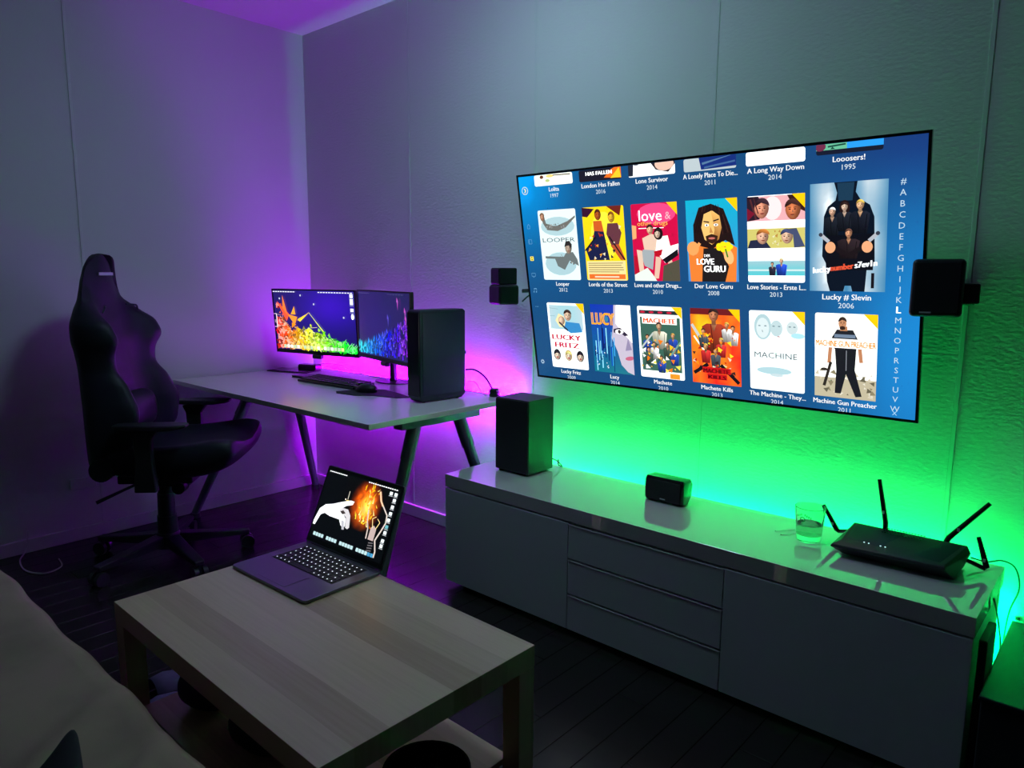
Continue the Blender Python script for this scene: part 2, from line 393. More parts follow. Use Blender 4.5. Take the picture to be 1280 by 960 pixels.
# green led tape on the back edge
t = thing('led_tape', 'green glowing light tape stuck along the back of the tv bench', 'light strip', (X0 + .05, YB, H - .19))
rbox('tape', (0, 0.0002, -.006), (W_ - .06, 0.0015, 0.006), M['cable_w'], t, 0)
MB().box((0, 0.0016, -.0045), (W_ - .06, 0.0060, 0.0045)).build('light_line', M['led_g'], t)
t = thing('led_tape', 'short end of green light tape hanging with dark diodes by the bench right end', 'light strip', (3.455, -0.004, 0.303))
rbox('tape', (0, -.0008, -.005), (0.5, 0.0, 0.005), M['cable_w'], t, 0)
for k in range(16):
    rbox('diode', (0.01 + k * .03, -.003, -.004), (0.020 + k * .03, -.0009, .004), M['cable'], t, 0)

# low dark box beside the bench, and a slab between
rr = thing('storage_box', 'low dark box with a flat lid beside the right end of tv bench', 'box', (3.462, -0.505, 0))
rbox('body', (0, 0, 0), (0.60, 0.49, 0.285), M['vinyl'], rr, 0.004)
rbox('lid', (-.004, -.004, 0.286), (0.604, 0.494, 0.297), M['case'], rr, 0.003)
ss = thing('black_slab', 'narrow black box standing upright against right side of tv bench', 'adapter', (3.4385, -0.44, 0))  # dark upright shape of unclear identity, modelled as a plain box
rbox('body', (0, 0, 0), (0.018, 0.13, 0.40), M['black'], ss, 0.004)

# bench cables on the right
o = MB().tube(spline([(3.362, -.13, .49), (3.395, -.10, .478), (3.425, -.05, .474), (3.455, -.035, .455), (3.468, -.035, .40), (3.452, -.03, .33), (3.446, -.028, .25), (3.444, -.028, .12), (3.444, -.028, .012)]), 0.0022, 6).build('power_cable', M['cable'], None, smooth=True)
tag(o, 'thin black cable looping down from the router past the bench corner', 'cable')
o = MB().tube(spline([(3.4385, -.26, .44), (3.441, -.22, .40), (3.445, -.17, .34), (3.450, -.13, .26), (3.447, -.10, .15), (3.447, -.09, .012)]), 0.0022, 6).build('power_cable', M['cable_w'], None, smooth=True)
tag(o, 'thin pale cable hanging down the right side of the tv bench', 'cable')

# ------------------------------------------------------------------ television
tv = thing('television', 'large wall mounted television showing a blue menu of film tiles', 'television')
yw, tl = 0.015, 0.184
a_ = Vector((math.cos(yw), math.sin(yw), 0)); n_ = Vector((math.sin(yw), -math.cos(yw), 0)); u_ = math.cos(tl) * Vector((0, 0, 1)) + math.sin(tl) * n_
b_ = u_.cross(a_)   # into the wall
mt = Matrix.Identity(4)
for i in range(3): mt[i][0] = a_[i]; mt[i][1] = b_[i]; mt[i][2] = u_[i]
mt.translation = Vector((2.494, -0.159, 1.226)); tv.matrix_world = mt
TW, TH = 1.40, 0.802
BZ = 0.008
MB().box((-TW / 2 + .003, 0.004, -TH / 2 + .003), (TW / 2 - .003, 0.012, TH / 2 - .003)).build('panel', M['black'], tv, bevel=.002)
MB().box((-.48, 0.0125, -.30), (.48, 0.045, .16)).build('rear_housing', M['black'], tv, bevel=.012)
fr = MB()
for aa, bb in (((-TW / 2, -.002, TH / 2 - BZ), (TW / 2, .010, TH / 2)), ((-TW / 2, -.002, -TH / 2), (TW / 2, .010, -TH / 2 + BZ)),
               ((-TW / 2, -.002, -TH / 2 + BZ), (-TW / 2 + BZ, .010, TH / 2 - BZ)), ((TW / 2 - BZ, -.002, -TH / 2 + BZ), (TW / 2, .010, TH / 2 - BZ))): fr.box(aa, bb)
fr.build('bezel', M['black_gloss'], tv)
# wall bracket
MB().box((-.17, .0455, -.11), (.17, .058, .11)).build('mount_plate', M['steel'], tv, bevel=.002)
# screen
def tvbg(u, v):
    g1 = math.exp(-((u - 0.0) ** 2 / .03 + (v - 1) ** 2 / .12)); g2 = math.exp(-((u - 1.0) ** 2 / .025 + (v - .25) ** 2 / .35)) ; g3 = math.exp(-((u - 1.0) ** 2 / .03 + (v - 1.) ** 2 / .03))
    r = 26 + 5 * g2 - 22 * g1; g = 80 + 75 * g1 + 62 * g2 - 30 * g3; b = 132 + 105 * g1 + 88 * g2 - 20 * g3
    return (max(0, r), min(255, g), min(255, b))
A = Art(boost=WHITE_BOOST); A.grad(-.692, -.393, .692, .393, 36, 20, tvbg)
scr = A.build('screen', tv, 0.0006)
WH = (250, 252, 252)
def poster(x, y, wd, ht, fn, tri=True, cut=1.0, label=None):
    """tile with lower left corner (x,y); drawn in units 0..1 by 0..1.5; cut<1: only the lower part of the tile shows"""
    A = Art(x, y, wd, ht / (1.5 * cut), dz=1.0e-5); A.clip = (0, 0, 1, 1.5 * cut)
    fn(A, 1.5 * cut)
    if tri: A.poly([(.78, 1.5), (1, 1.5), (1, 1.26)], (250, 200, 10))
    o = A.build('poster_tile', scr, 0.0010)
    if label: o['label'] = label
def bgr(A, c, H=1.5): A.rrect(0, 0, 1, H, .035, c)
SK = (235, 175, 130); DK = (25, 22, 30)
rg = random.Random(3)
def p_looper(A, H):
    bgr(A, (225, 245, 245)); A.ell(.5, 1.15, .45, .2, (190, 225, 232)); A.ell(.5, .35, .42, .25, (185, 222, 230))
    A.poly([(.05, 1.42), (.16, 1.40), (.20, 1.22), (.45, 1.15), (.78, 1.25), (.98, 1.36), (.98, 1.32), (.72, 1.12), (.5, 1.05), (.22, 1.08), (.12, 1.22)], (120, 120, 115))
    A.head(.11, 1.36, .06, .09, (200, 150, 120)); A.face(.11, 1.36, .06, .08, (120, 90, 70)); A.shards(rg, lambda r: (r.uniform(.2, .75), 1.16 + r.uniform(-.05, .05)), 26, [(80, 80, 80), (170, 175, 172), (120, 110, 100)], .012, .03); A.shards(rg, lambda r: (r.uniform(.5, .95), r.uniform(.32, .55)), 26, [(80, 80, 80), (150, 158, 158), (185, 170, 150)], .012, .035)
    A.text('LOOPER', .5, .82, .13, (60, 75, 85), wide=.86)
    A.poly([(.1, .52), (.6, .50), (.66, .58), (.85, .60), (.95, .45), (.98, .3), (.75, .42), (.6, .22), (.42, .30), (.36, .46), (.1, .47)], (115, 125, 125))
    A.head(.74, .68, .09, .12, (190, 170, 150)); A.face(.74, .68, .09, .11, (80, 72, 66)); A.poly([(.64, .72), (.68, .82), (.78, .84), (.84, .76), (.82, .66), (.76, .74)], (50, 45, 45))
def p_lords(A, H):
    bgr(A, (250, 215, 20)); A.poly([(0, 1.5), (.3, 1.46), (.12, 1.3), (0, 1.32)], (60, 20, 50)); A.poly([(.6, 1.5), (.95, 1.5), (.9, 1.3), (.75, 1.4)], (120, 40, 30))
    A.ell(.5, .9, .32, .5, (255, 235, 60))
    A.poly([(.28, 1.05), (.5, 1.0), (.60, .42), (.1, .42), (.02, .66), (.2, .8)], (30, 35, 75)); A.poly([(.26, 1.22), (.46, 1.22), (.5, 1.0), (.26, 1.02)], (225, 100, 40))
    A.head(.38, 1.34, .08, .11, (190, 90, 30)); A.face(.38, 1.34, .07, .10, (70, 30, 20)); A.head(.70, 1.28, .08, .11, (240, 180, 50)); A.face(.70, 1.28, .07, .10, (120, 70, 20))
    A.poly([(.6, 1.16), (.84, 1.16), (.92, .96), (.84, .72), (.66, .72), (.56, .95)], (110, 60, 70)); A.poly([(.64, .72), (.84, .74), (.98, .42), (.86, .42)], (200, 90, 50))
    A.line([(.0, .62), (.3, .9)], .035, DK); A.line([(.62, .9), (.96, .42)], .03, DK)
    A.shards(rg, lambda r: (r.uniform(.1, .9), r.uniform(.4, 1.1)), 26, [(250, 160, 40), (30, 30, 60), (255, 240, 200), (200, 50, 30)], .015, .05)
    A.rect(.03, 0, .97, .40, (240, 220, 150))
    for k in range(5): A.rect(.06, .17 + k * .045, .06 + rg.uniform(.7, .88), .185 + k * .045, (150, 130, 90))
    A.rect(.06, .03, .95, .13, (230, 110, 40)); A.rect(.2, .06, .8, .09, (250, 240, 210))
def p_love(A, H):
    bgr(A, (225, 15, 75)); A.ell(.55, 1.3, .42, .2, (238, 70, 130)); A.text('love', .42, 1.17, .30, WH, wide=.5); A.text('&', .80, 1.19, .20, (250, 200, 210))
    A.text('other drugs', .46, 1.08, .13, (250, 190, 80), wide=.66); A.line([(.15, 1.03), (.7, 1.03)], .012, WH)
    A.poly([(0, 1.1), (.1, 1.08), (.09, .84), (0, .82)], (245, 170, 110)); A.rect(0, .0, .14, .5, (200, 20, 50))
    A.poly([(.22, .84), (.42, .92), (.6, .88), (.62, .6), (.26, .56)], (250, 215, 190)); A.poly([(.55, .86), (.78, .88), (.84, .6), (.5, .6)], (250, 235, 230))
    A.poly([(.5, .6), (1, .72), (.98, .52), (.7, .35)], (240, 240, 245)); A.poly([(.22, .62), (.48, .6), (.42, .22), (.24, .3), (.18, .5)], (175, 185, 190))
    A.poly([(.08, .62), (.2, .6), (.22, .2), (.12, .16)], (250, 215, 190)); A.poly([(.5, .48), (.62, .46), (.54, .05), (.44, .05)], (248, 205, 180)); A.poly([(.74, .46), (.84, .42), (.94, .06), (.82, .04)], (248, 205, 180))
    A.poly([(0, 0), (0, .12), (.3, .26), (.42, .12), (.5, 0)], (225, 235, 225)); A.poly([(.62, 0), (.66, .3), (1, .42), (1, 0)], (90, 85, 70)); A.poly([(.64, .42), (.98, .62), (.98, .5), (.72, .34)], DK)
    A.head(.40, 1.0, .07, .09, (245, 190, 150)); A.face(.40, 1.0, .07, .09, (50, 30, 25)); A.ell(.58, .92, .10, .12, (30, 20, 22)); A.head(.56, .92, .06, .085, (250, 215, 190)); A.face(.56, .92, .06, .08, (30, 20, 22))
    A.poly([(.46, .58), (.66, .62), (.62, .5), (.5, .48)], (200, 20, 40))
def p_guru(A, H):
    A.grad(0, 0, 1, 1.5, 4, 6, lambda u, v: (20 + 60 * (1 - v), 150 + 40 * v, 225))
    A.poly([(.05, 0), (.02, .62), (.2, .75), (.8, .72), (.98, .62), (.95, 0)], (230, 125, 50))
    A.poly([(.14, .72), (.14, 1.05), (.26, 1.36), (.5, 1.42), (.74, 1.32), (.86, 1.0), (.94, .66), (.76, .76), (.5, .6), (.28, .66)], (38, 22, 22))
    A.poly([(.33, .62), (.66, .62), (.82, .28), (.74, 0), (.28, 0), (.3, .3)], (35, 30, 32))
    A.poly([(.3, 1.0), (.36, 1.24), (.52, 1.30), (.66, 1.2), (.70, 1.0), (.64, .78), (.5, .68), (.36, .78)], (240, 190, 110))
    A.gpoly([(.50, 1.28), (.66, 1.2), (.70, 1.0), (.64, .78), (.5, .68), (.56, .95)], (170, 105, 50), (235, 180, 100))
    for k in range(14): x_ = .17 + .05 * k; A.line([(x_, .80 + .3 * abs(x_ - .5)), (.5 + (x_ - .5) * .7, 1.38 - abs(x_ - .5) * .5)] if abs(x_ - .5) > .21 else [(x_, 1.28), (.5 + (x_ - .5) * .8, 1.40)], .008, rg.choice([(85, 50, 40), (15, 10, 14), (60, 36, 32)]))
    A.poly([(.38, .84), (.5, .88), (.62, .84), (.60, .74), (.5, .70), (.4, .74)], (60, 35, 25)); A.ell(.5, .80, .07, .02, (220, 120, 110), 8)
    for q in (-1, 1): A.ell(.5 + q * .09, 1.04, .04, .022, WH, 10); A.ell(.5 + q * .09, 1.04, .018, .018, DK, 8); A.line([(.5 + q * .04, 1.09 + (q > 0) * .02), (.5 + q * .15, 1.11 + (q > 0) * .03)], .022, DK)
    A.poly([(.48, 1.02), (.53, .9), (.46, .9)], (215, 150, 80)); A.ell(.12, .62, .12, .13, (240, 160, 90)); A.line([(.1, .5), (.26, .72)], .06, (240, 160, 90)); A.ell(.82, .46, .09, .14, (245, 185, 120), a=15)
    for k in range(7): A.ell(.74 + .11 * math.cos(k * .9), .64 + .05 * math.sin(k * .9), .06, .05, (250, 225, 20), 8)
    A.line([(.76, .6), (.8, .45)], .03, (60, 140, 40)); A.text('DER', .40, .46, .07, WH, wide=.12); A.text('LOVE', .36, .32, .16, WH, wide=.34, bold=.006); A.text('GURU', .54, .18, .17, WH, wide=.42, bold=.006)
def p_stories(A, H):
    bgr(A, (248, 250, 250)); A.rect(0, 1.07, 1, 1.49, (230, 170, 175)); A.ell(.45, 1.28, .16, .2, (250, 225, 225)); A.poly([(0, 1.49), (.2, 1.49), (.32, 1.3), (.22, 1.1), (0, 1.07)], (45, 30, 45)); A.head(.26, 1.28, .13, .17, (235, 150, 120)); A.face(.27, 1.28, .12, .16, (50, 30, 40)); A.line([(.06, 1.45), (.16, 1.1)], .03, (90, 45, 50)); A.line([(.12, 1.47), (.2, 1.2)], .02, (75, 40, 45))
    A.poly([(.7, 1.49), (1, 1.49), (1, 1.2), (.8, 1.3)], (60, 30, 25)); A.head(.80, 1.24, .13, .17, (215, 120, 75)); A.face(.79, 1.24, .12, .16, (60, 32, 28)); A.poly([(.0, 1.07), (.14, 1.2), (.0, 1.3)], (130, 25, 50))
    A.rect(0, .60, 1, .94, (225, 215, 120)); A.poly([(0, .6), (.05, .74), (.3, .76), (.42, .6)], (40, 45, 75)); A.head(.27, .80, .11, .13, (240, 180, 150)); A.face(.28, .80, .11, .12, (170, 100, 40))
    A.head(.70, .79, .10, .12, (240, 190, 160)); A.face(.69, .79, .10, .12, (60, 70, 110)); A.poly([(.68, .92), (.86, .93), (1, .62), (.82, .6), (.8, .82)], (75, 85, 120)); A.shards(rg, lambda r: (r.uniform(.4, .6), r.uniform(.64, .9)), 10, [(200, 150, 70), (245, 240, 190)], .02, .04)
    A.grad(0, .12, 1, .38, 2, 4, lambda u, v: (90 + 80 * v, 215, 225)); A.rect(0, .2, 1, .23, (220, 245, 245)); A.person(.44, .12, .22, (220, 170, 140), (40, 30, 30), (40, 40, 60)); A.person(.60, .12, .28, (230, 180, 150), (220, 190, 130), (30, 70, 190), wd=1.2)
def p_slevin(A, H):
    A.grad(0, 0, 1, 1.5, 12, 16, lambda u, v: tuple(int(q) for q in ((lambda e: (30 + 215 * e, 115 + 135 * e, 170 + 82 * e))(min(1, max(0, 1 - abs(abs(u - .5) - .27) * 3.0) * (.72 + .28 * math.sin(v * 5 + u * 3) ** 2))))))
    A.poly([(.32, 1.5), (.36, 1.36), (.34, 1.26), (.24, 1.18), (.19, 1.05), (.17, .5), (.22, .40), (.24, .14), (.28, 0), (.46, 0), (.48, .08), (.56, .08), (.58, 0), (.74, 0), (.76, .3), (.86, .4), (.84, 1.02), (.78, 1.18), (.66, 1.26), (.60, 1.36), (.62, 1.5)], (12, 22, 38))
    A.poly([(.36, 1.49), (.58, 1.49), (.56, 1.25), (.38, 1.25)], (30, 62, 88))
    A.person(.30, .78, .36, (225, 180, 150), (200, 200, 205), (20, 25, 35)); A.person(.46, .84, .36, (240, 205, 180), (40, 25, 25), (22, 26, 36), long_hair=True); A.person(.66, .80, .42, (235, 185, 140), (215, 160, 70), (18, 22, 34))
    A.poly([(.2, .78), (.85, .8), (.84, .3), (.24, .3)], (14, 16, 26)); A.person(.52, .46, .38, (225, 160, 120), (90, 60, 50), (35, 25, 30), wd=1.3)
    for q, px in ((-1, .28), (1, .76)):
        A.line([(px - q * -.02, .66), (.52, .5)], .07, (30, 22, 26)); A.ell(px, .62, .07, .08, (230, 165, 120)); A.line([(px - q * -.02, .70), (px + q * .13, .80)], .05, (190, 195, 205)); A.ell(px + q * .13, .80, .028, .028, (60, 65, 80), 10)
    A.text('lucky', .17, .27, .12, (235, 240, 245), wide=.24, bold=.006, tilt=.12); A.text('number', .44, .305, .12, (230, 85, 55), wide=.30, bold=.006, tilt=.12); A.text('s7ev1n', .75, .345, .12, (235, 240, 245), wide=.28, bold=.006, tilt=.12)
    A.line([(.84, .26), (.84, .05)], .04, DK)
def p_fritz(A, H):
    bgr(A, (240, 250, 248)); A.grad(.05, .9, .95, 1.45, 3, 3, lambda u, v: (170 + 60 * abs(u - .5), 228, 238)); A.poly([(.3, .95), (.2, 1.1), (.3, 1.26), (.44, 1.2), (.5, .95)], (240, 225, 170)); A.head(.37, 1.10, .09, .1, (245, 200, 170)); A.head(.55, 1.22, .10, .12, (245, 205, 175)); A.face(.55, 1.22, .10, .12, (50, 35, 30))
    A.poly([(.42, .92), (.48, 1.08), (.85, 1.06), (.92, .86), (.6, .82)], (60, 150, 215)); A.line([(.3, 1.06), (.52, .88)], .04, (40, 45, 60)); A.line([(.05, 1.38), (.3, 1.36)], .01, (150, 190, 200)); A.line([(.05, 1.2), (.2, 1.2)], .01, (150, 190, 200))
    A.text('LUCKY', .46, .66, .17, (215, 15, 60), wide=.78, bold=.012); A.text('FRITZ', .46, .48, .17, (215, 15, 60), wide=.66, bold=.012)
    for px, hc in ((.16, DK), (.48, (220, 190, 110)), (.80, DK)): A.ell(px, .30, .10, .13, hc); A.head(px, .28, .08, .10, (250, 220, 195)); A.face(px, .28, .08, .10, hc); A.ell(px, .24, .03, .015, (190, 60, 60), 6)
def p_lucy(A, H):
    A.grad(0, 0, 1, 1.5, 6, 8, lambda u, v: (20 + 25 * u, 60 + 70 * (1 - v), 150 + 40 * v)); A.poly([(.6, 1.5), (1, 1.5), (1, .0), (.85, .05), (.7, .2), (.62, .5), (.50, .78), (.56, 1.1)], (215, 205, 225)); A.poly([(.66, 1.5), (1, 1.5), (1, .7), (.8, .9), (.62, 1.1)], (245, 240, 240))
    A.poly([(.56, .98), (.72, 1.02), (.92, .86), (.82, .84), (.72, .92), (.56, .9)], (55, 45, 70)); A.ell(.70, .93, .10, .05, WH); A.ell(.70, .93, .04, .045, (70, 60, 60), 10); A.poly([(.90, .8), (.98, .55), (.82, .52)], (160, 150, 185)); A.ell(.92, .36, .12, .045, (215, 110, 140), 12, a=10)
    for k in range(26): x = rg.uniform(.02, .55); y = rg.uniform(.02, .7); A.line([(x, y), (x + .01, y + rg.uniform(.15, .75))], rg.uniform(.012, .03), rg.choice([(60, 170, 235), (20, 80, 190), (140, 220, 245), (15, 30, 110)]))
    A.shards(rg, lambda r: (r.uniform(.03, .4), r.uniform(.05, .5)), 18, [(225, 240, 250), (20, 30, 90)], .012, .03)
    A.text('LUCY', .31, 1.06, .38, (250, 170, 30), wide=.56, bold=.018); A.ell(.40, 1.19, .05, .07, (60, 140, 180), 10)
def p_machete(A, H):
    bgr(A, (238, 248, 244)); A.rect(.05, .15, .95, 1.28, (65, 110, 95)); A.rect(.04, 1.34, .92, 1.42, (35, 50, 55))
    for k in range(4): A.ell(.12 + k * .2, 1.38, .06, .022, (225, 40, 70), 8)
    A.rect(.1, 1.14, .88, 1.30, (245, 245, 235)); A.text('MACHETE', .49, 1.16, .14, (235, 85, 35), wide=.72, bold=.008)
    A.person(.48, .62, .52, (215, 170, 130), (70, 50, 45), (190, 190, 170), wd=1.1)
    for px, py in ((.2, .55), (.78, .6), (.35, .40), (.65, .42), (.22, .28), (.8, .3), (.5, .12)): A.person(px, py, .34, (225, 165, 120), rg.choice([(60, 40, 30), (190, 140, 60), (30, 30, 35)]), rg.choice([(225, 225, 215), (60, 85, 70), (35, 70, 170), (160, 90, 50)]))
    A.shards(rg, lambda r: (r.uniform(.05, .95), r.uniform(.12, .8)), 46, [(250, 190, 30), (240, 120, 20), (240, 245, 235), (60, 90, 80), (250, 225, 90)], .02, .07)
    A.line([(.05, .62), (.34, .95)], .035, (205, 215, 210)); A.line([(.95, .8), (.72, .5)], .035, (120, 170, 160)); A.rect(.02, .02, .98, .12, (240, 245, 240)); A.rect(.68, .01, .9, .12, (235, 150, 40))
def p_kills(A, H):
    A.grad(0, 0, 1, 1.5, 6, 8, lambda u, v: (245, int(70 + 130 * math.exp(-((u - .3) ** 2 * 6 + (v - .65) ** 2 * 8)) + 40 * math.sin(u * 9 + v * 7)), 30)); A.rect(0, 1.38, 1, 1.5, (120, 30, 35))
    A.person(.48, .62, .82, (205, 130, 90), (40, 25, 25), (150, 50, 30))
    A.line([(.02, 1.18), (.32, .72)], .06, (215, 220, 220)); A.line([(.06, .95), (.3, .62)], .03, (250, 245, 235))
    for px, py in ((.26, .72), (.74, .86), (.86, .80), (.62, .55), (.3, .42), (.5, .34)): A.person(px, py, .36, (225, 160, 110), rg.choice([(60, 30, 25), (210, 160, 60)]), rg.choice([(70, 80, 90), (200, 40, 40), (225, 215, 200)]))
    A.shards(rg, lambda r: (r.uniform(.04, .96), r.uniform(.1, 1.0)), 46, [(255, 215, 40), (250, 140, 20), (250, 235, 200), (200, 40, 25), (60, 40, 40)], .02, .06)
    A.line([(.04, .2), (.34, .4)], .07, DK); A.line([(.96, .06), (.6, .4)], .07, DK); A.rect(.22, .22, .8, .34, (215, 25, 30)); A.text('MACHETE', .5, .225, .12, (90, 5, 15), wide=.52, bold=.008); A.rect(.32, .10, .72, .21, (215, 25, 30)); A.text('KILLS', .52, .11, .10, (90, 5, 15), wide=.36, bold=.008)
def p_machine(A, H):
    bgr(A, (232, 247, 247)); A.ell(.25, 1.2, .16, .24, (190, 222, 228)); A.ell(.25, 1.18, .12, .19, (222, 238, 240)); A.ell(.5, 1.18, .11, .15, (205, 230, 234)); A.ell(.78, 1.2, .10, .12, (218, 236, 238)); A.ell(.88, 1.06, .12, .05, (170, 222, 235))
    for x in (.19, .30, .45, .55, .74, .82): A.ell(x, 1.22, .025, .01, (110, 140, 150), 8)
    A.line([(.24, 1.14), (.25, 1.1)], .012, (120, 140, 150)); A.ell(.54, 1.03, .03, .01, (200, 110, 110), 6); A.text('MACHINE', .48, .62, .15, (70, 80, 88), wide=.78); A.ell(.45, .38, .32, .07, (190, 228, 236)); A.ell(.5, .3, .12, .03, (215, 235, 240))
def p_preacher(A, H):
    bgr(A, (246, 246, 238)); A.rect(0, 0, 1, .36, (205, 195, 165)); A.shards(rg, lambda r: (r.uniform(.04, .96), r.uniform(.04, .5)), 40, [(150, 140, 110), (240, 235, 215), (110, 105, 85), (225, 215, 190)], .02, .07)
    A.poly([(.33, .92), (.68, .92), (.66, .52), (.78, .06), (.68, .04), (.52, .44), (.44, .08), (.34, .08), (.36, .5)], (28, 30, 38)); A.poly([(.28, 1.08), (.36, 1.22), (.62, 1.22), (.7, 1.06), (.68, .88), (.32, .88)], (35, 37, 45))
    A.rect(.41, 1.2, .53, 1.28, (200, 140, 100)); A.ell(.45, 1.33, .065, .10, (210, 150, 110)); A.face(.45, 1.33, .065, .10, (45, 32, 28)); A.ell(.45, 1.25, .05, .035, (60, 40, 35), 8)
    A.line([(.26, .92), (.24, .62)], .06, (205, 140, 100)); A.line([(.73, .92), (.76, .66)], .06, (205, 140, 100)); A.line([(.27, .64), (.16, .2)], .05, (50, 45, 40)); A.ell(.16, .5, .06, .03, (60, 55, 50), 8); A.line([(.52, .86), (.52, .5)], .012, (150, 155, 165))
    A.rect(0, .90, 1, 1.06, (248, 246, 240)); A.text('MACHINE GUN PREACHER', .5, .92, .15, (245, 140, 20), wide=.96, bold=.006); A.rect(.32, 1.08, .66, 1.14, (120, 140, 165))
def p_row1(k):
    def f(A, H):
        if k == 0:
            bgr(A, (245, 246, 228), H); A.ell(.2, .18, .05, .035, (110, 60, 40)); A.ell(.42, .19, .1, .03, (235, 210, 120)); A.line([(.5, .2), (.95, .19)], .02, (70, 60, 60)); A.ell(.35, .1, .06, .03, (200, 220, 140))
        if k == 1:
            bgr(A, (30, 28, 45), H); A.poly([(.6, .05), (1, .02), (1, H), (.86, H), (.78, .2)], (240, 110, 30)); A.poly([(.75, .03), (1, .03), (.96, .22)], (250, 200, 40)); A.text('HAS FALLEN', .48, H - .11, .10, WH, wide=.62, bold=.005)
        if k == 2:
            bgr(A, (235, 240, 240), H); A.poly([(0, H), (.12, H), (.1, .02), (0, .02)], (40, 45, 60)); A.ell(.18, .22, .05, .01, (120, 120, 130)); A.poly([(.5, H), (1, H), (1, .18), (.86, .04), (.6, .1)], (45, 35, 45)); A.ell(.78, .2, .2, .13, (230, 190, 170)); A.line([(.6, .32), (.78, .36)], .04, DK)
        if k == 3:
            bgr(A, (200, 215, 220), H); A.poly([(.3, H), (1, H), (1, .04), (.34, .02)], (25, 50, 130)); A.line([(.36, .12), (.9, .24)], .04, (90, 130, 170)); A.line([(.4, .05), (.98, .12)], .03, (70, 110, 160)); A.ell(.6, .28, .3, .05, (150, 180, 210))
        if k == 4: bgr(A, (240, 247, 247), H); A.line([(.2, .16), (.75, .17)], .008, (180, 195, 200))
        if k == 5:
            bgr(A, (25, 30, 50), H); A.rect(.0, .07, .47, H, (110, 200, 160)); A.rect(.47, .07, 1, H, (40, 150, 235)); A.ell(.06, .13, .09, .07, (120, 50, 80)); A.poly([(.22, .08), (.25, H * .7), (.29, .08)], (25, 70, 60)); A.line([(.18, .12), (.45, .14)], .025, (25, 75, 65))
    return f
PX = [-.6145, -.4105, -.2065, -.0005, .2055, .4110]; PWD = .175
TOP = .3925
names1 = ['Lolita', 'London Has Fallen', 'Lone Survivor', 'A Lonely Place To Die...', 'A Long Way Down', 'Looosers!']
yr1 = ['1997', '2016', '2014', '2011', '2014', '1995']
names2 = ['Looper', 'Lords of the Street', 'Love and other Drugs...', 'Der Love Guru', 'Love Stories - Erste L...', 'Lucky # Slevin']
yr2 = ['2012', '2013', '2010', '2008', '2013', '2006']
names3 = ['Lucky Fritz', 'Lucy', 'Machete', 'Machete Kills', 'The Machine - They...', 'Machine Gun Preacher']
yr3 = ['2009', '2014', '2010', '2013', '2014', '2011']
def caption(x, y, s, yr, big=1.0, maxw=.182):
    A = Art(boost=1.1, dz=1.5e-5)
    vs, fs = text_mesh(s); w0 = (max(v[0] for v in vs) - min(v[0] for v in vs)) * .0215 * big
    A.text(s, x, y - .0165 * big, .0215 * big, WH, wide=min(w0, maxw), bold=.0004 * big)
    A.text(yr, x, y - .0165 * big - .0225 * big, .0205 * big, (225, 240, 248))
    A.build('caption', scr, 0.0010)
for k, fn in enumerate([p_looper, p_lords, p_love, p_guru, p_stories]):
    poster(PX[k], .002, PWD, .2625, fn, tri=(k >= 2), label='film tile in the middle row, %s' % ['pale, reads LOOPER', 'yellow with two figures', 'pink with a couple seated', 'blue with a long haired bearded man', 'white with three stills'][k])
    caption(PX[k] + PWD / 2, -.004, names2[k], yr2[k])
poster(.3945, -.022, .207, .309, p_slevin, tri=False, label='enlarged highlighted film tile with a dark silhouette')
caption(.4985, -.029, names2[5], yr2[5], 1.1)
for k, fn in enumerate([p_fritz, p_lucy, p_machete, p_kills, p_machine, p_preacher]):
    poster(PX[k], -.3495, PWD, .2615, fn, tri=(k != 1), label='film tile in the bottom row, %s' % ['white, reads LUCKY FRITZ', 'blue with half a face', 'green and white crowd', 'orange crowd', 'pale, reads MACHINE', 'white with a man in black'][k])
    caption(PX[k] + PWD / 2, -.3555, names3[k], yr3[k])
for k in range(6):
    y0 = .353 if k < 5 else .364
    poster(PX[k], y0, PWD, TOP - y0, p_row1(k), tri=False, cut=(TOP - y0) / .2625)
    caption(PX[k] + PWD / 2, y0 - .005, names1[k], yr1[k])
for k, ch in enumerate('#ABCDEFGHIJKLMNOPRSTUVWX'):
    A = Art(boost=WHITE_BOOST); yy = .270 - k * .02925
    if ch == 'X': A.text(ch, .638, -.385, .018, (170, 215, 240))
    else: A.text(ch, .638, yy, .024 if ch != 'L' else .027, (200, 228, 245) if ch != 'L' else WH, bold=.0008 if ch == 'L' else 0)
    A.build('menu_letter', scr, 0.0010)
A = Art(boost=WHITE_BOOST)
ix = -.6655
A.ring(ix, .341, .0125, .0150, (240, 240, 210)); A.poly([(ix - .004, .349), (ix + .001, .349), (ix + .006, .341), (ix + .001, .333), (ix - .004, .333), (ix + .001, .341)], (250, 225, 140))
lc = (110, 170, 215)
A.line([(ix - .008, .207), (ix, .216), (ix + .008, .207)], .0014, lc); A.line([(ix - .006, .207), (ix - .006, .199), (ix + .006, .199), (ix + .006, .207)], .0014, lc)
A.line([(ix - .008, .157), (ix + .008, .157), (ix + .008, .141), (ix - .008, .141), (ix - .008, .157)], .0014, lc); A.line([(ix - .004, .157), (ix - .004, .141)], .0014, lc); A.line([(ix - .008, .149), (ix - .004, .149)], .0014, lc)
A.rrect(ix - .0085, .0755, ix + .0085, .0925, .002, (245, 225, 90)); A.ell(ix, .088, .0032, .0025, (70, 60, 20), 8); A.ell(ix, .080, .0032, .0025, (70, 60, 20), 8)
A.line([(ix - .009, .027), (ix + .009, .027), (ix + .009, .015), (ix - .009, .015), (ix - .009, .027)], .0014, lc); A.line([(ix - .004, .011), (ix + .004, .011)], .0014, lc)
